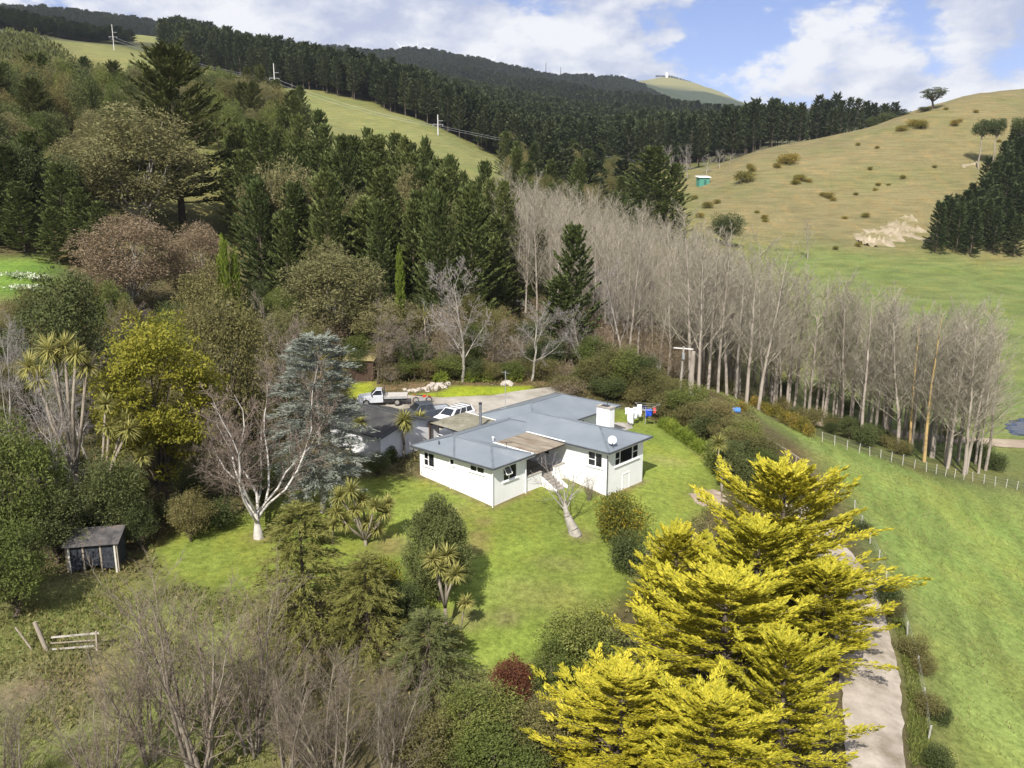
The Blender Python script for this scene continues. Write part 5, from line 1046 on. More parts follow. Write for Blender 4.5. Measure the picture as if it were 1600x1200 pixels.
def growth(name, poly, n_, L, W, mat, label, seed, excl=(), up=.9, sph=.0):
    g = np.random.default_rng(seed); P = np.array(poly); lo, hi = P.min(0), P.max(0); X = g.uniform(lo[0], hi[0], n_ * 3); Yy = g.uniform(lo[1], hi[1], n_ * 3)
    k = inpoly(X, Yy, poly)
    for e in excl: k &= ~inpoly(X, Yy, e)
    cl_ = np.sin(X * .9 + 1.7 * np.sin(Yy * .6)) * np.sin(Yy * .8 + 1.3 * np.sin(X * .5)) + g.normal(0, .45, X.size); k &= cl_ > -.1
    X, Yy = X[k][:n_], Yy[k][:n_]; m = len(X); Z = height(X, Yy)
    Pp = np.stack([X, Yy, Z - .02 + g.uniform(0, sph, m)], -1); D = unit(rdir(g, m) * .75 + (0, 0, up)); N = rdir(g, m)
    V, Fq = cards(Pp, D, N, L * g.uniform(.5, 1.4, m), W * g.uniform(.6, 1.3, m))
    o = obj(name, nmesh(name, V, Fq, mat, tint=g.uniform(0, 1, m))); tag(o, label, 'undergrowth', kind='stuff'); return o
ydp = wpoly([(600, 705), (553, 632), (560, 618), (690, 622), (770, 618), (880, 603), (905, 612), (820, 640), (700, 690)])
UND = [(-60, 36), (-20, 34), (14, 36), (12, 48), (24, 74), (30, 100), (10, 112), (-50, 118), (-62, 80)]
growth('undergrowth', UND, 48000, .36, .11, m_olive, 'tangled undergrowth and litter under the trees', 41, (lawn_poly, strip_poly, strip2_poly, ydp, HOUSE), .5, .25)
growth('bank_weeds', UND, 26000, .26, .09, m_green, 'green weeds between the trees', 42, (lawn_poly, strip_poly, strip2_poly, ydp, HOUSE), .7, .2)
m_grass = leafmat('long_grass', (.17, .19, .055), (.24, .245, .085), (.36, .32, .15), .35, .0)
growth('long_grass', PAD, 72000, .34, .045, m_grass, 'long pasture grass on the paddock slope', 43, (), 1.0)
growth('rough_grass', ROUGH, 24000, .30, .03, m_grass, 'rough grass at the lower left', 44, (), 1.0)

growth('verge_grass', wpoly([(1385, 940), (1405, 1000), (1418, 1080), (1422, 1199), (1462, 1199), (1448, 1110), (1432, 1040), (1412, 970)]), 14000, .30, .05, m_green, 'bright green grass on the verge between drive and fence', 45, (), 1.0)
growth('poplar_litter', belt + [], 40000, .4, .06, m_brush, 'dry litter and brush on the ground under the poplars', 46, (), .5, .2)
for x, y in scatter([G(1150, 622)[:2], G(1240, 650)[:2], G(1345, 696)[:2], G(1440, 722)[:2], (50, 108), (42, 116), (26, 112)], 34, 2.6, 51):
    stand(random.choice(['dark_evergreen', 'dark_shrub', 'olive_shrub']), x, y, random.uniform(1.6, 3.4), random.uniform(1.3, 2.2), label='dark low bush in the shade between the poplar trunks', cat='shrub', group='bushes between the poplar trunks')
# ------------------------------------------------------------------ cabbage trees, palm, pollard
trunk_pale = surf('pale_fibrous_trunk', (.19, .16, .125), (.31, .27, .215), 2.5, .9, .1, stretch=(1, 1, .4), bump=.4)
def cabbage(px, base, heads, label, seed, r=.11, L=.85, group=None, Y=None, cat='cabbage tree', n_=150):
    """heads: photo pixels of the leaf heads, all above one foot"""
    x, y, z = G(px, base) if Y is None else (atY(px, base, Y)[0], Y, 0); z = hz(x, y)
    g = np.random.default_rng(seed); root = empty('cabbage_tree', (x, y, z - .05), 0, label, cat, group)
    HP = []
    for k, (hx, hy) in enumerate(heads):
        q = atY(hx, hy, y + g.uniform(-.5, .5)); HP.append(np.array((q[0] - x, q[1] - y, max(q[2] - z, .5))))
    fork = np.array((0, 0, 0.)) if len(HP) == 1 else np.array((np.mean([h[0] for h in HP]) * .25, 0, min(h[2] for h in HP) * .4))
    tm = MB()
    if len(HP) > 1: tm.tube([(0, 0, -.3), fork * .5, fork], [r * 1.5, r * 1.3, r * 1.15], 8)
    Vs, Fs, Ts, o_ = [], [], [], 0
    for h in HP:
        a = fork if len(HP) > 1 else np.array((0, 0, -.3)); m = a * .45 + h * .55 + np.array((g.normal(0, .1), g.normal(0, .1), -.12 if len(HP) > 1 else 0))
        tm.tube([a, m, h], [r, r * .8, r * .6], 7)
        V, Fq, t = rosette(g, h, n_, L * g.uniform(.85, 1.15)); Vs.append(V); Fs.append(Fq + o_); Ts.append(t); o_ += len(V)
    tm.build('trunk', trunk_pale, root, smooth=True)
    Fc = np.concatenate(Fs); T = np.concatenate(Ts); Ft, idx = tri_fix(Fc)
    obj('crown', nmesh('sword_leaf_crown', np.concatenate(Vs), Ft, m_cab, tint=T[idx]), root)
    return root
cabbage(697, 985, [(676, 872), (694, 888), (711, 896), (698, 866), (684, 885)], 'tall cabbage tree with several heads on the front lawn', 1, .09, .85)
cabbage(719, 985, [(728, 940)], 'single headed young cabbage tree beside the tall one', 2, .05, .7)
cabbage(690, 1010, [(686, 992), (702, 1000), (710, 1012)], 'low cabbage tree clump at the foot of the tall one', 3, .05, .8)
cabbage(572, 852, [(530, 775), (548, 765), (566, 780), (585, 790), (600, 800), (555, 795), (575, 815), (525, 800), (590, 825), (540, 815), (605, 785)], 'many headed cabbage tree between birch and round conifer', 4, .09, .85)
cabbage(520, 850, [(522, 818), (508, 828)], 'short cabbage tree left of the many headed one', 5, .07, .8)
cabbage(631, 714, [(634, 664), (631, 655)], 'slim cabbage tree before the garage wall, left of the pair', 6, .09, 1.0)
cabbage(657, 694, [(656, 652), (654, 660)], 'slim cabbage tree before the garage wall, right of the pair', 7, .09, 1.0)
cabbage(545, 705, [(561, 660)], 'leaning cabbage tree by the garage roof', 8, .07, 1.0)
cabbage(1128, 768, [(1124, 692), (1131, 728)], 'cabbage tree at the hedge end by the mulch bed', 9, .10, 1.0)
cabbage(132, 835, [(45, 572), (75, 545), (88, 560), (118, 552), (100, 540), (60, 590), (135, 570)], 'very tall many headed cabbage tree at far left', 10, .13, 1.1)
cabbage(150, 838, [(165, 630), (195, 655), (180, 705), (200, 670), (170, 665)], 'tall cabbage tree before the yellow green tree', 11, .11, 1.0)
cabbage(190, 835, [(222, 712), (185, 740)], 'leaning cabbage tree right of the netted shed', 12, .07, .9)
cabbage(663, 0, [(663, 493)], 'yellow green fan palm among bare trees behind the shed', 13, .14, 1.7, Y=104, cat='palm', n_=46)
POL = [dict(seg=6, up=.05, wob=.16), dict(n=12, ang0=.3, ang1=.9, len=1.5, start=.72, up=.05, seg=5, wob=.14, taper=.2, rr=.30, rmin=.025), dict(n=7, ang0=.4, ang1=1.0, len=.5, start=.2, up=.03, seg=3, wob=.2, rr=.5, rmin=.012), dict(n=6, ang0=.35, ang1=.9, len=.5, start=.1, up=.0, seg=2, wob=.15, rr=.5, rmin=.007)]
bare('pollard', [131], 6.5, .42, POL, bark_grey, twig_grey, 1, tl=.36, k0=10)
at('pollard', 902, 702, 836, wpx=None, rz=.8, label='old pollarded tree with thick white trunk before the porch', cat='tree')
at('bare_multistem', 920, 735, 782, wpx=34, var=0, label='small leafless shrub against the right wing wall', cat='shrub')
at('brush', 75, 845, 875, wpx=50, label='rusty dry bush beside the netted shed', cat='shrub')
# white arum lilies on the left clearing
g = np.random.default_rng(77)
m_lily = leafmat('white_flowers', (.10, .18, .04), (.45, .50, .30), (.78, .78, .70), .3, .1)
for k, (px, py, w_) in enumerate([(42, 455, 3.0), (30, 435, 2.4), (60, 440, 2.2)]):
    x, y, z = G(px, py); V, Fq = cards(g.normal(0, .45, (420, 3)) * (w_ * .8, w_ * .5, .12) + (0, 0, .5), rdir(g, 420) + (0, 0, .6), rdir(g, 420), g.uniform(.25, .5, 420), g.uniform(.12, .22, 420))
    tag(obj('flower_clump', nmesh('flower_clump', V, Fq, m_lily, tint=g.uniform(0, 1, 420)), None, (x, y, z)), ['white flowering clump at the lower edge of the left clearing', 'white flowering clump in the middle of the left clearing', 'white flowering clump at the right of the left clearing'][k], 'flowers', None, 'stuff')

# ------------------------------------------------------------------ vehicles
def paint(name, c, rough=.3): return surf(name, tuple(x * .93 for x in c), c, 1.5, rough, .5, coat=.4)
p_silver = paint('silver_paint', (.46, .48, .52)); p_grey = paint('dark_grey_paint', (.055, .065, .085)); p_white = paint('white_car_paint', (.78, .79, .80)); p_red = paint('red_plastic', (.50, .05, .03), .4)
tyre_m = surf('tyre_rubber', (.02, .02, .02), (.035, .034, .033), 5, .9, .2); rim_m = surf('alloy_rim', (.32, .30, .28), (.45, .43, .41), 3, .4, .5, metal=.5)
cglass = surf('car_glass', (.012, .014, .018), (.02, .024, .03), 2, .06, .7); lamp_w = surf('headlamp', (.7, .7, .68), (.8, .8, .78), 3, .15, .6); lamp_r = surf('tail_lamp', (.35, .02, .02), (.45, .03, .03), 3, .2, .5)
deck_m = surf('worn_deck_boards', (.36, .33, .29), (.50, .47, .43), 1.5, .85, .2, stretch=(1, 6, 1), dirt=((.28, .21, .15), 1.2, .55, .7))
def extrude(prof, hw, mat, name, root, bevel=.05):
    n_ = len(prof); P = [(x, -hw, z) for x, z in prof] + [(x, hw, z) for x, z in prof]
    return MB().poly(P, [tuple(range(n_)), tuple(range(2 * n_ - 1, n_ - 1, -1))] + [(i, (i + 1) % n_, n_ + (i + 1) % n_, n_ + i) for i in range(n_)]).build(name, mat, root, bevel=bevel)
def wheel(root, x, y, r=.36, w_=.24):
    t = MB(); K = 20
    t.tube([(x, y - w_ / 2, r), (x, y - w_ / 2 + .03, r), (x, y + w_ / 2 - .03, r), (x, y + w_ / 2, r)], [r * .9, r, r, r * .9], K)
    wo = t.build('wheel', tyre_m, root)
    s = 1 if y > 0 else -1
    MB().tube([(x, y + s * (w_ / 2 - .02), r), (x, y + s * (w_ / 2 + .012), r)], [r * .62, r * .58], K).build('rim', rim_m, wo)
    hub = MB()
    for k in range(5):
        a = k * 2 * math.pi / 5; hub.bar((x, y + s * (w_ / 2 + .015), r), (x + math.cos(a) * r * .55, y + s * (w_ / 2 + .015), r + math.sin(a) * r * .55), .05, .02)
    hub.build('spokes', steel, wo)
    return wo
def cabin(root, mat, x0, x1, t0, t1, zb, zt, hb, ht, pillars=1):
    """greenhouse frustum with glass panels set just proud of it"""
    B = [(x0, -hb, zb), (x1, -hb, zb), (x1, hb, zb), (x0, hb, zb)]; T = [(t0, -ht, zt), (t1, -ht, zt), (t1, ht, zt), (t0, ht, zt)]
    MB().poly(B + T, [(3, 2, 1, 0), (4, 5, 6, 7), (0, 1, 5, 4), (1, 2, 6, 5), (2, 3, 7, 6), (3, 0, 4, 7)]).build('cab', mat, root, bevel=.04)
    B = [np.array(p) for p in B]; T = [np.array(p) for p in T]; c = (sum(B) + sum(T)) / 8
    def panel(a, b_, c2, d, u0, u1, w0, w1, nm):
        f = lambda u, v: (a * (1 - u) + b_ * u) * (1 - v) + (d * (1 - u) + c2 * u) * v
        q = [f(u0, w0), f(u1, w0), f(u1, w1), f(u0, w1)]; nrm = np.cross(q[1] - q[0], q[3] - q[0]); nrm /= np.linalg.norm(nrm)
        if np.dot(nrm, sum(q) / 4 - c) < 0: nrm = -nrm
        MB().poly([p + nrm * .012 for p in q] + [p - nrm * .02 for p in q], [(0, 1, 2, 3), (7, 6, 5, 4), (0, 4, 5, 1), (1, 5, 6, 2), (2, 6, 7, 3), (3, 7, 4, 0)]).build(nm, cglass, root)
    panel(B[1], B[2], T[2], T[1], .07, .93, .08, .92, 'windscreen'); panel(B[3], B[0], T[0], T[3], .1, .9, .2, .88, 'rear_window')
    for k in range(pillars):
        u0 = .06 + .88 * k / pillars + .02; u1 = .06 + .88 * (k + 1) / pillars - .02
        panel(B[0], B[1], T[1], T[0], u0, u1, .12, .9, 'side_window'); panel(B[3], B[2], T[2], T[3], u0, u1, .12, .9, 'side_window')
def nose(root, x, z, hw):
    for s in (-1, 1): MB().box((x - .12, s * (hw - .2) - .18, z - .08), (x + .015, s * (hw - .2) + .18, z + .09)).build('headlight', lamp_w, root)
    MB().box((x - .05, -hw + .42, z - .12), (x + .02, hw - .42, z + .05)).build('grille', black_metal, root)
    MB().box((x - .05, -hw - .01, z - .42), (x + .06, hw + .01, z - .17)).build('bumper', black_metal, root, bevel=.03)
def vehicle_root(px, py, heading, label, cat='ute', dz=.05):
    x, y, z = G(px, py); o = empty('parked_' + cat, (x, y, z + dz), heading, label, cat); return o
# silver flat-deck ute
v = vehicle_root(598, 632, R(186), 'silver single cab flat deck ute parked in the yard')
extrude([(2.5, .38), (2.52, .72), (2.38, .96), (1.25, 1.10), (-.12, 1.12), (-.12, .38), (1.2, .34)], .88, p_silver, 'body', v, .06)
cabin(v, p_silver, -.1, 1.22, .02, .62, 1.10, 1.68, .84, .70)
nose(v, 2.5, .82, .88)
for y in (-.42, .42): MB().box((-2.5, y - .05, .48), (-.12, y + .05, .62)).build('chassis_rail', black_metal, v)
dk = MB().box((-2.62, -.98, .90), (-.22, .98, .97)).build('deck', deck_m, v)
for k in range(9): MB().box((-2.6, -.95 + k * .212, .97), (-.26, -.95 + k * .212 + .2, .985)).build('board', deck_m, dk)
for s in (-1, 1): MB().box((-2.62, s * .99 - .02, .78), (-.22, s * .99 + .02, 1.02)).build('side_rail', steel, dk)
MB().bar((-.2, -.9, .9), (-.2, -.9, 1.75), .06).bar((-.2, .9, .9), (-.2, .9, 1.75), .06).bar((-.2, -.9, 1.72), (-.2, .9, 1.72), .06).bar((-.2, -.9, 1.3), (-.2, .9, 1.3), .05).build('headboard_frame', black_metal, v)
for k in range(5): MB().bar((-.2, -.6 + .3 * k, .97), (-.2, -.6 + .3 * k, 1.7), .03).build('headboard_bar', black_metal, v)
MB().box((-2.55, -.9, .45), (-2.48, .9, .62)).build('rear_bar', black_metal, v)
for s in (-1, 1): MB().box((-2.66, s * .7 - .12, .66), (-2.60, s * .7 + .12, .78)).build('tail_light', lamp_r, v)
for x in (1.62, -1.55):
    for s in (-1, 1): wheel(v, x, s * .80, .36)
for s in (-1, 1): MB().tube([(-2.05, s * .9, .62), (-1.85, s * .9, .80), (-1.55, s * .9, .86), (-1.25, s * .9, .80), (-1.05, s * .9, .62)], .05, 6).build('mudguard', black_metal, v); MB().obox((1.05, s * .98, 1.2), (.05, 0, 0), (0, .09, 0), (0, 0, .08)).build('mirror', black_metal, v)
# dark grey double cab ute
v = vehicle_root(664, 657, R(206), 'dark grey double cab ute parked beyond the garage')
extrude([(2.65, .42), (2.66, .80), (2.5, 1.04), (1.35, 1.16), (-.85, 1.18), (-.85, .42)], .92, p_grey, 'body', v, .06)
cabin(v, p_grey, -.82, 1.32, -.62, .70, 1.16, 1.80, .88, .74, 2); nose(v, 2.64, .88, .92)
for s in (-1, 1): MB().box((-2.62, s * .90 - .05, .50), (-.86, s * .90 + .05, 1.18)).build('tub_side', p_grey, v, bevel=.03)
MB().box((-2.66, -.92, .50), (-2.56, .92, 1.16)).build('tailgate', p_grey, v, bevel=.03); MB().box((-2.6, -.85, 1.06), (-.86, .85, 1.12)).build('tub_cover', surf('tub_cover', (.25, .27, .30), (.32, .34, .37), 2, .5, .4), v)
for s in (-1, 1): MB().box((-2.69, s * .82 - .08, .80), (-2.62, s * .82 + .08, 1.08)).build('tail_light', lamp_r, v)
MB().box((-2.8, -.85, .42), (-2.62, .85, .55)).build('bumper', black_metal, v)
for x in (1.72, -1.62):
    for s in (-1, 1): wheel(v, x, s * .84, .39)
for s in (-1, 1): MB().obox((1.1, s * 1.02, 1.26), (.05, 0, 0), (0, .1, 0), (0, 0, .09)).build('mirror', black_metal, v)
# white wagon with roof bars
def wagon(v, bars):
    extrude([(2.35, .30), (2.38, .62), (2.2, .82), (1.2, .98), (-2.25, 1.0), (-2.35, .7), (-2.33, .32)], .88, p_white, 'body', v, .07)
    cabin(v, p_white, -2.2, 1.25, -1.95, .45, .97, 1.55, .84, .66, 3); nose(v, 2.35, .68, .88)
    for x in (1.45, -1.4):
        for s in (-1, 1): wheel(v, x, s * .80, .32, .21)
    for k in range(bars): MB().bar((-1.7 + k * .62, -.72, 1.6), (-1.7 + k * .62, .72, 1.6), .05, .035).build('roof_bar', black_metal, v)
    for s in (-1, 1): MB().box((-2.37, s * .74 - .1, .72), (-2.28, s * .74 + .1, .95)).build('tail_light', lamp_r, v)
v = vehicle_root(709, 661, R(232), 'white wagon with black roof bars parked behind the carport', 'wagon'); wagon(v, 4)
cx, cy = huv(-16.6, -.2); v = empty('parked_car', (cx, cy, hz(cx, cy) + .05), R(222), 'white car half hidden under the carport roof', 'car'); wagon(v, 0)
# red dirt bike
bx, by, bz = G(660, 631); bk = empty('dirt_bike', (bx, by, bz + .05), R(10), 'red dirt bike standing in the yard beside the lawn strip', 'motorbike')
for x in (-.68, .70):
    K = 22; wv = MB(); R_, r_ = .30, .055
    P = [((R_ + r_ * math.cos(b2)) * math.cos(a) + x, r_ * math.sin(b2), (R_ + r_ * math.cos(b2)) * math.sin(a) + .36) for a in np.linspace(0, 2 * math.pi, K, False) for b2 in np.linspace(0, 2 * math.pi, 6, False)]
    wv.poly(P, [(i * 6 + j, ((i + 1) % K) * 6 + j, ((i + 1) % K) * 6 + (j + 1) % 6, i * 6 + (j + 1) % 6) for i in range(K) for j in range(6)]); wo = wv.build('wheel', tyre_m, bk)
    sp = MB()
    for a in np.linspace(0, math.pi, 6, False): sp.bar((x + math.cos(a) * .28, 0, .36 + math.sin(a) * .28), (x - math.cos(a) * .28, 0, .36 - math.sin(a) * .28), .012)
    sp.build('spokes', steel, wo)
MB().bar((.70, -.07, .36), (.42, -.07, 1.02), .05).bar((.70, .07, .36), (.42, .07, 1.02), .05).build('fork', steel, bk)
MB().bar((.40, -.4, 1.1), (.40, .4, 1.1), .035).build('handlebar', black_metal, bk)
MB().poly([(.45, -.12, .95), (.45, .12, .95), (.02, .13, .86), (.02, -.13, .86), (.38, -.10, .66), (.38, .10, .66), (.05, .1, .62), (.05, -.1, .62)], [(0, 1, 2, 3), (7, 6, 5, 4), (0, 4, 5, 1), (1, 5, 6, 2), (2, 6, 7, 3), (3, 7, 4, 0)]).build('tank', p_red, bk, bevel=.03)
MB().poly([(.1, -.1, .88), (.1, .1, .88), (-.75, .09, .96), (-.75, -.09, .96), (.1, -.08, .80), (.1, .08, .80), (-.75, .07, .90), (-.75, -.07, .90)], [(0, 1, 2, 3), (7, 6, 5, 4), (0, 4, 5, 1), (1, 5, 6, 2), (2, 6, 7, 3), (3, 7, 4, 0)]).build('seat', black_metal, bk)
MB().bar((-.6, 0, .88), (-1.05, 0, .98), .16, .03).bar((.5, 0, .78), (.95, 0, .74), .16, .03).build('mudguard', p_red, bk)
MB().obox((.05, 0, .5), (.2, 0, 0), (0, .12, 0), (0, 0, .17)).bar((-.68, .08, .36), (0, .1, .5), .05).bar((-.68, -.08, .36), (0, -.1, .5), .05).build('engine', steel, bk)

# ------------------------------------------------------------------ washing line and garden things
wx, wy, wz = G(1008, 664); wl_ = empty('washing_line', (wx, wy, wz), R(8), 'rotary washing line on the lawn right of the chimney', 'washing line')
MB().tube([(0, 0, -.3), (0, 0, 1.95)], .035, 8).build('post', steel, wl_)
for k in range(4):
    a = k * math.pi / 2 + .35; MB().bar((0, 0, 1.55), (math.cos(a) * 1.9, math.sin(a) * 1.9, 2.05), .035).build('arm', steel, wl_)
for r_ in (.8, 1.3, 1.85):
    c = [(math.cos(k * math.pi / 2 + .35) * r_, math.sin(k * math.pi / 2 + .35) * r_, 1.55 + .5 * r_ / 1.9) for k in range(4)]; lnm = MB()
    for i in range(4): lnm.tube([c[i], c[(i + 1) % 4]], .008, 4)
    lnm.build('line', steel, wl_)
def cloth(name, px0, px1, ty, by_, mat, label, dy, cat):
    y = wy + dy; a = atY(px0, ty, y); b_ = atY(px1, ty, y); h = a[2] - atY(px0, by_, y)[2]; n_, m_ = 10, 7; g = np.random.default_rng(int(px0))
    P = []
    for j in range(m_):
        for i in range(n_):
            u, v_ = i / (n_ - 1), j / (m_ - 1); P.append((a[0] * (1 - u) + b_[0] * u + .03 * math.sin(7 * v_ + px0), y + .07 * math.sin(u * 9 + px0) * (.3 + v_) , a[2] * (1 - u) + b_[2] * u - h * v_ * (1 - .06 * math.sin(u * 5 + px0))))
    Fq = np.array([(j * n_ + i, j * n_ + i + 1, (j + 1) * n_ + i + 1, (j + 1) * n_ + i) for j in range(m_ - 1) for i in range(n_ - 1)])
    me = nmesh(name, np.array(P), Fq, mat, smooth=True); o = obj(name, me); md = o.modifiers.new('s', 'SOLIDIFY'); md.thickness = .012; tag(o, label, cat, 'washing on the line')
wh = surf('white_cotton', (.74, .74, .76), (.82, .82, .84), 3, .9, .1); bl = surf('blue_cotton', (.02, .06, .42), (.03, .09, .52), 3, .9, .1); rd = surf('red_cotton', (.5, .06, .07), (.6, .1, .1), 3, .9, .1); nv = surf('navy_cotton', (.02, .025, .07), (.03, .035, .09), 3, .9, .1)
for q in [('hanging_shirt', 977, 984, 637, 647, wh, 'white shirt at the left end of the washing line', -.9, 'shirt'), ('hanging_trousers', 981, 990, 638, 662, wh, 'long white garment hanging lowest on the washing line', -1.3, 'laundry'), ('hanging_sheet', 990, 996, 636, 655, wh, 'white sheet in the middle left of the washing line', -.6, 'sheet'), ('hanging_towel', 996, 1003, 632, 652, wh, 'white towel beside the middle sheet', .4, 'towel'),
          ('hanging_shirt', 1004, 1011, 634, 640, nv, 'navy garment at the top of the washing line', .8, 'shirt'), ('hanging_shirt', 1009, 1019, 639, 651, bl, 'bright blue shirt on the washing line', -.5, 'shirt'), ('hanging_towel', 1021, 1025, 637, 646, rd, 'red and white cloth at the right end of the washing line', -.3, 'towel')]: cloth(*q)
def patch(name, pix, mat, lift, label, res=30, disp=0.0, kind='structure', cat=None, seed=3):
    """irregular sheet draped on the ground inside a pixel outline"""
    poly = wpoly(pix); P = np.array(poly); lo, hi = P.min(0), P.max(0); X, Yy = np.meshgrid(np.linspace(lo[0], hi[0], res), np.linspace(lo[1], hi[1], res)); g = np.random.default_rng(seed)
    d = np.where(inpoly(X, Yy, poly), 1, -1) * segdist(X, Yy, poly); S_ = .12 * (hi - lo).min(); d = d + S_ * (.7 * np.sin(X / S_ * .9 + 1.3 * np.sin(Yy / S_ * 1.1)) * np.sin(Yy / S_ * .8 + .6) + .5 * np.sin(X / S_ * 2.3 + Yy / S_ * 1.7)) * (1 if disp else .4); Z = height(X, Yy); e = np.clip(d / (.12 * (hi - lo).min()), -1, 1)
    Z = Z + lift * np.clip(e + .4, -1.5, 1) + disp * np.clip(e, 0, 1) * (np.sin(X * 1.7 + 2 * np.sin(Yy * .9)) * np.sin(Yy * 1.3) + g.normal(0, .35, X.shape))
    I_ = np.arange(X.size).reshape(res, res); Q = np.stack([I_[:-1, :-1], I_[:-1, 1:], I_[1:, 1:], I_[1:, :-1]], -1).reshape(-1, 4); keep = (e.ravel()[Q] > -.6).all(1)
    o = obj(name, nmesh(name, np.stack([X, Yy, Z], -1).reshape(-1, 3), Q[keep], mat, smooth=disp == 0)); tag(o, label, cat or name.replace('_', ' '), kind=kind); return o
clay = surf('pale_clay', (.225, .185, .12), (.36, .305, .22), .22, .95, .1, detail=12, dirt=((.19, .165, .08), .10, .50, .62), bump=.6, bscale=1.2)
patch('clay_slip', [(1338, 376), (1352, 366), (1378, 357), (1400, 350), (1418, 339), (1430, 342), (1433, 356), (1428, 372), (1400, 378), (1375, 384), (1350, 384)], clay, .6, 'pale eroded clay slip at the foot of the hill', 60, 1.1)
patch('clay_track', [(1502, 258), (1530, 252), (1530, 256), (1504, 262)], clay, .4, 'pale clay track above the right plantation', 16, .2)
mulch = surf('bark_mulch', (.20, .15, .11), (.38, .31, .25), 2.5, .95, .1, detail=10, bump=.8, bscale=9)
patch('mulch_bed', [(1076, 772), (1092, 765), (1118, 766), (1132, 772), (1130, 786), (1112, 792), (1092, 786)], mulch, .10, 'round bed of bark mulch on the right lawn', 30, .03)
patch('concrete_path', [(958, 660), (985, 661), (989, 668), (975, 673), (955, 668)], conc, .06, 'concrete path beside the chimney', 14)
patch('farm_pond', [(1572, 668), (1585, 657), (1610, 652), (1640, 660), (1640, 676), (1600, 681), (1580, 678)], surf('pond_water', (.018, .028, .045), (.025, .036, .055), 1, .08, .6), .12, 'dark farm pond beside the track', 20, cat='pond')
rk = surf('bank_rock', (.30, .26, .22), (.48, .43, .38), 2, .9, .1, bump=.5)
g = np.random.default_rng(5); bmr = bmesh.new(); bmesh.ops.create_icosphere(bmr, subdivisions=2, radius=1)
for vv in bmr.verts: vv.co *= 1 + .22 * math.sin(vv.co.x * 5 + vv.co.y * 3) * math.sin(vv.co.z * 4 + 1) + g.uniform(-.08, .08)
rme = bpy.data.meshes.new('rock'); bmr.to_mesh(rme); bmr.free(); rme.materials.append(rk)
for k, (px, py, s) in enumerate(sorted([(672, 606, .5), (680, 609, .45), (686, 604, .55), (693, 606, .4), (664, 609, .4), (655, 610, .35), (648, 612, .4), (640, 612, .35), (676, 602, .4), (700, 601, .4), (690, 600, .35), (792, 601, .6), (786, 602, .4), (798, 603, .35), (632, 610, .3), (668, 612, .3)])):
    x, y, z = G(px, py); o = obj('rock', rme, None, (x, y, z + s * .2), g.uniform(0, 6), (s * g.uniform(.8, 1.4), s * g.uniform(.7, 1.1), s * .7)); tag(o, 'large pale rock behind the bright lawn strip' if px == 792 else ORD[k] + ' rough rock from the left in the bank edging behind the yard', 'rock', None if px == 792 else 'rocks edging the bank')
bl_m = surf('blue_plastic', (.05, .20, .60), (.07, .26, .70), 2, .4, .5); x, y, z = G(1150, 645)
tag(MB().tube([(-.45, 0, .32), (-.40, 0, .32), (.40, 0, .32), (.45, 0, .32)], [.24, .32, .32, .24], 14).build('plastic_drum', bl_m, None, loc=(x, y, z)), 'blue plastic drum lying in the grass below the hedge', 'drum')

# ------------------------------------------------------------------ fences and gate
white_post = surf('white_fence_paint', (.34, .325, .29), (.48, .46, .42), 2, .8, .2)
def fence(name, pix, step, hgt, mat, label, rails=(), wires=(), r=.05, lean=.04):
    P = np.array([G(*p)[:2] for p in pix]); d = np.r_[0, np.cumsum(np.hypot(*np.diff(P, axis=0).T))]; t = np.arange(0, d[-1], step); X = np.interp(t, d, P[:, 0]); Yy = np.interp(t, d, P[:, 1]); Z = height(X, Yy)
    root = empty(name, (X[0], Yy[0], Z[0]), 0, label, 'fence'); g = np.random.default_rng(len(t))
    me = MB().box((-r, -r, -.4), (r, r, 1)); pm = None
    for k in range(len(t)):
        if pm is None: o = me.build('post', mat, root); pm = o.data
        else: o = obj('post', pm, root)
        o.location = (X[k] - X[0], Yy[k] - Yy[0], Z[k] - Z[0]); o.scale = (1, 1, hgt * g.uniform(.9, 1.1)); o.rotation_euler = (g.normal(0, lean), g.normal(0, lean), g.uniform(0, 1))
    for h in rails:
        for k in range(len(t) - 1): MB().bar((X[k] - X[0], Yy[k] - Yy[0], Z[k] - Z[0] + h), (X[k + 1] - X[0], Yy[k + 1] - Yy[0], Z[k + 1] - Z[0] + h), .05, .12).build('rail', mat, root)
    for h in wires: MB().tube([(X[k] - X[0], Yy[k] - Yy[0], Z[k] - Z[0] + h) for k in range(len(t))], .006, 3, False).build('wire', steel, root)
    return root
fence('wire_fence', [(1285, 690), (1340, 708), (1400, 724), (1450, 738), (1520, 752), (1600, 768), (1660, 780)], 1.35, 1.15, white_post, 'post and wire fence with pale posts below the poplars', (), (.35, .7, 1.05), .03)
fence('rail_fence', [(1108, 640), (1140, 655), (1166, 672)], 1.5, .6, grey_wood, 'low pale rail fence behind the upper hedge', (.55,), (), .05, .01)
fence('rail_fence', [(1198, 692), (1230, 712), (1268, 738)], 1.5, .6, grey_wood, 'low pale rail fence above the tallest golden conifer', (.55,), (), .05, .01)
fence('wire_fence', [(1335, 800), (1350, 832), (1370, 870), (1392, 930), (1415, 985), (1436, 1060), (1448, 1130), (1455, 1200)], 3.4, 1.0, white_post, 'wire fence with white posts along the right of the drive', (), (.4, .75, .98), .035)
pale_rail = surf('weathered_pale_rail', (.30, .28, .24), (.46, .43, .38), 3, .85, .15, dirt=((.2, .17, .12), 2, .5, .7)); gx_, gy_, gz_ = G(76, 1018); gt_ = empty('old_gate', (gx_, gy_, gz_), 0, 'old weathered timber gate with leaning strainer post at lower left', 'gate')
def rel(px, py, dy=0): q = atY(px, py, gy_ + dy); return (q[0] - gx_, q[1] - gy_, q[2] - gz_)
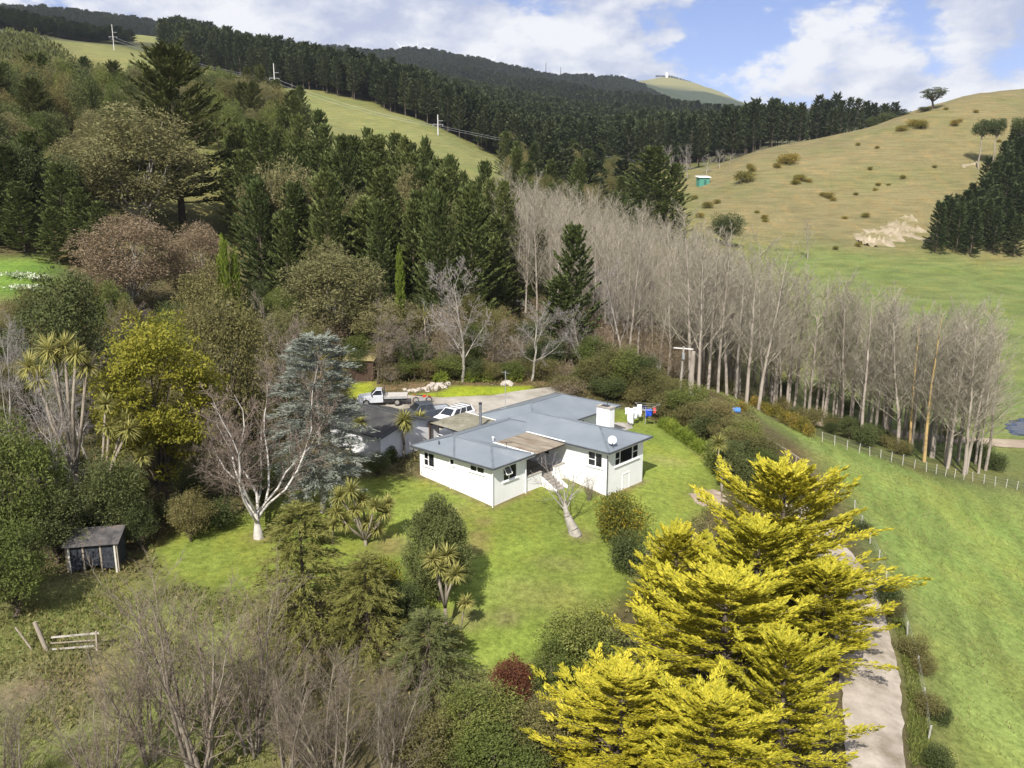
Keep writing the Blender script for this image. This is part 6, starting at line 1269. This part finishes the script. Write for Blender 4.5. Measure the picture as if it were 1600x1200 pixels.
MB().tube([(0, 0, -.3), rel(54, 972)], [.13, .11], 10).build('strainer_post', grey_wood, gt_); MB().tube([rel(52, 1018), rel(24, 980)], .05, 8).build('stay_post', grey_wood, gt_)
MB().bar(rel(80, 996), rel(155, 989), .05, .09).build('rail', pale_rail, gt_); MB().bar(rel(78, 1015), rel(148, 1009), .05, .09).build('rail', pale_rail, gt_)
MB().bar(rel(79, 1005), rel(150, 1000), .04, .05).build('rail', grey_wood, gt_); MB().bar(rel(150, 986), rel(152, 1016), .1).build('gate_post', grey_wood, gt_)

# ------------------------------------------------------------------ poles, wires, turbines and hill-top things
pole_wood = surf('grey_pole', (.25, .225, .19), (.38, .345, .30), 2, .9, .1); pole_conc = surf('pale_concrete_pole', (.48, .47, .45), (.58, .57, .55), 2, .8, .2)
x, y, z = G(1062, 614); top = atY(1070, 541, y)[2] - z; pp = empty('power_pole', (x, y, z), R(-25), 'timber power pole with crossarm at the end of the hedge', 'power pole')
MB().tube([(0, 0, -.5), (.15, 0, top * .5), (.25, 0, top)], [.16, .14, .11], 10).build('pole', pole_wood, pp)
MB().bar((-.95, 0, top - .25), (1.35, 0, top - .25), .12, .12).build('crossarm', surf('white_crossarm', (.6, .58, .55), (.7, .68, .65), 3, .8, .2), pp)
for s in (-.8, -.2, .65, 1.2): MB().tube([(s, 0, top - .2), (s, 0, top - .02)], .05, 8).build('insulator', black_metal, pp)
MB().tube([(.3, -.2, top - 1.5), (.3, -.2, top - .8)], .2, 12).build('transformer', steel, pp)
x, y, z = G(1079, 620); tag(MB().tube([(0, 0, -.3), (.05, 0, 1.4), (0, .05, 2.6), (.1, 0, 5.5)], [.38, .3, .3, .24], 10).build('tree_stump', bark_pale, None, loc=(x, y, z)), 'tall pale broken trunk beside the power pole', 'stump')
tops = []
for px, ty, by_, Y, lb in [(178, 38, 73, 620, 'pale concrete power pole highest on the green ridge at left'), (430, 99, 145, 480, 'pale concrete power pole in the middle of the green ridge'), (684.6, 179, 214, 425, 'pale concrete power pole lowest on the green ridge')]:
    x, y, _ = atY(px, by_, Y); z = hz(x, y); H = atY(px, ty, Y)[2] - z; o = empty('ridge_power_pole', (x, y, z), R(20), lb, 'power pole')
    MB().tube([(0, 0, -1), (0, 0, H)], [.34, .22], 10).build('pole', pole_conc, o)
    for k, f in enumerate((.52, .70)): MB().bar((-2.6 if k == 0 else 0, 0, H * f), (2.6, 0, H * f), .2, .2).build('crossarm', steel, o)
    for s in (-2.5, 2.5): MB().tube([(s, 0, H * .52), (s, 0, H * .52 - 1)], .12, 6).build('insulator', steel, o)
    tops.append((x, y, z + H * .52))
tops.append((tops[-1][0] + 160, tops[-1][1] + 20, tops[-1][2] - 22))
for k in range(3):
    a, b_ = np.array(tops[k]), np.array(tops[k + 1])
    for j, off in enumerate((-2.5, 2.5)):
        P = [(a * (1 - t) + b_ * t) + np.array((off, 0, -1 - 10 * t * (1 - t))) for t in np.linspace(0, 1, 24)]
        tag(MB().tube(P, .05, 4, False).build('power_line', steel, None), ['near', 'far'][j] + ' sagging power line ' + ['between the top two ridge poles', 'between the lower two ridge poles', 'leaving the lowest ridge pole'][k], 'power line')
wt = surf('turbine_white', (.78, .79, .80), (.84, .85, .86), 2, .4, .4)
for k, (px, hub, Y, a0) in enumerate([(626, 73, 3600, .2), (651, 74, 3800, 1.2), (669, 76, 4300, .6), (771, 93, 4700, .9), (974, 119, 5000, .3)]):
    x, y, zt = atY(px, hub, Y); z = hz(x, y); o = empty('wind_turbine', (x, y, z), 0, ['leftmost white wind turbine on the far ridge', 'second white wind turbine from the left on the far ridge', 'third white wind turbine from the left on the far ridge', 'fourth tiny white wind turbine on the far ridge', 'rightmost tiny white wind turbine on the far ridge'][k], 'wind turbine', 'turbines on the far ridge')
    H = max(zt - z, 30); MB().tube([(0, 0, -5), (0, 0, H)], [3.0, 1.8], 10).build('tower', wt, o); MB().box((-2, -5, H - 2), (2, 4, H + 2)).build('nacelle', wt, o)
    for j in range(3):
        a = a0 + j * 2.094; L = 26; d = np.array((math.cos(a), 0, math.sin(a))); p_ = np.array((-math.sin(a), 0, math.cos(a))); h0 = np.array((0, -5.5, H))
        MB().poly([h0 - p_ * .8, h0 + p_ * 1.2 + d * 4, h0 + p_ * .25 + d * L, h0 - p_ * .25 + d * L, h0 - p_ * .8 + (0, .7, 0), h0 + p_ * 1.2 + d * 4 + (0, .7, 0), h0 + p_ * .25 + d * L + (0, .3, 0), h0 - p_ * .25 + d * L + (0, .3, 0)], [(0, 1, 2, 3), (7, 6, 5, 4), (0, 4, 5, 1), (1, 5, 6, 2), (2, 6, 7, 3), (3, 7, 4, 0)]).build('blade', wt, o)
for px, ty, by_, Y, lb in [(853, 98, 112, 2480, 'thin dark radio mast on the far ridge'), (876, 106, 113, 2480, 'short dark mast right of the taller radio mast')]:
    x, y, zt = atY(px, ty, Y); z = hz(x, y); H = zt - z; o = empty('radio_mast', (x, y, z), 0, lb, 'mast')
    m = MB()
    for a in (0, 2.1, 4.2): m.bar((2.2 * math.cos(a), 2.2 * math.sin(a), 0), (.4 * math.cos(a), .4 * math.sin(a), H), .5)
    m.build('lattice', black_metal, o); MB().tube([(0, 0, H * .5), (0, 0, H + 2)], .5, 6).build('antenna', black_metal, o)
x, y, zt = atY(1042, 116, 4200); z = hz(x, y); o = empty('hilltop_tower', (x, y, z), 0, 'white tower on the far grassy hilltop', 'tower'); H = max(zt - z, 15)
MB().tube([(0, 0, -3), (0, 0, H * .8), (0, 0, H)], [7, 6, 5], 12).build('shaft', wt, o); MB().tube([(0, 0, H), (0, 0, H + 6)], [6.5, 6.5], 12).build('cap', wt, o)
for k, px in enumerate((1026, 1029, 1032, 1035, 1038, 1046, 1050, 1054, 1058, 1063, 1068, 1073, 1078)): at('far_pine', px, 118 + max(0, px - 1048) * .3, Y=4200, wpx=4.5, label=ORD[k] + ' tiny dark tree from the left on the far grassy hilltop', cat='tree', group='trees on the far hilltop')
x, y, z = G(1098, 289); o = empty('green_hut', (x, y, z), R(10), 'small green hut with white roof left of the grassy hill', 'hut')
gh = surf('green_hut_paint', (.06, .20, .15), (.08, .26, .20), 2, .6, .3)
MB().box((-2.6, -2, -1), (2.6, 2, 3.4)).build('wall', gh, o); MB().poly([(-3.2, -2.6, 3.4), (3.2, -2.6, 3.4), (3.2, 2.6, 4.2), (-3.2, 2.6, 4.2), (-3.2, -2.6, 3.6), (3.2, -2.6, 3.6), (3.2, 2.6, 4.4), (-3.2, 2.6, 4.4)], [(3, 2, 1, 0), (4, 5, 6, 7), (0, 1, 5, 4), (1, 2, 6, 5), (2, 3, 7, 6), (3, 0, 4, 7)]).build('roof', wt, o)
MB().box((-.2, -2.06, 0), (.9, -2.0, 2.4)).build('door', surf('hut_door', (.03, .10, .08), (.04, .13, .1), 2, .6, .3), o)

# ------------------------------------------------------------------ valley haze
lo = float(GZ.min()) - 1.0; hi = float(max(GZ.max(), 700)) + 60
hb = MB().box((gx[0] - 20, gy[0] - 20, lo), (gx[-1] + 20, gy[-1] + 20, hi))
hm, nt = newmat('haze_air'); ho = nd(nt, 'ShaderNodeOutputMaterial'); hv = nd(nt, 'ShaderNodeVolumePrincipled')
hv.inputs['Color'].default_value = (.80, .88, 1.0, 1); hv.inputs['Density'].default_value = 0.00006; hv.inputs['Anisotropy'].default_value = .2
ln(nt, hv.outputs[0], ho.inputs['Volume'])
hz_o = hb.build('haze', hm); tag(hz_o, 'thin blue haze in the air over the valley', 'haze', kind='stuff')
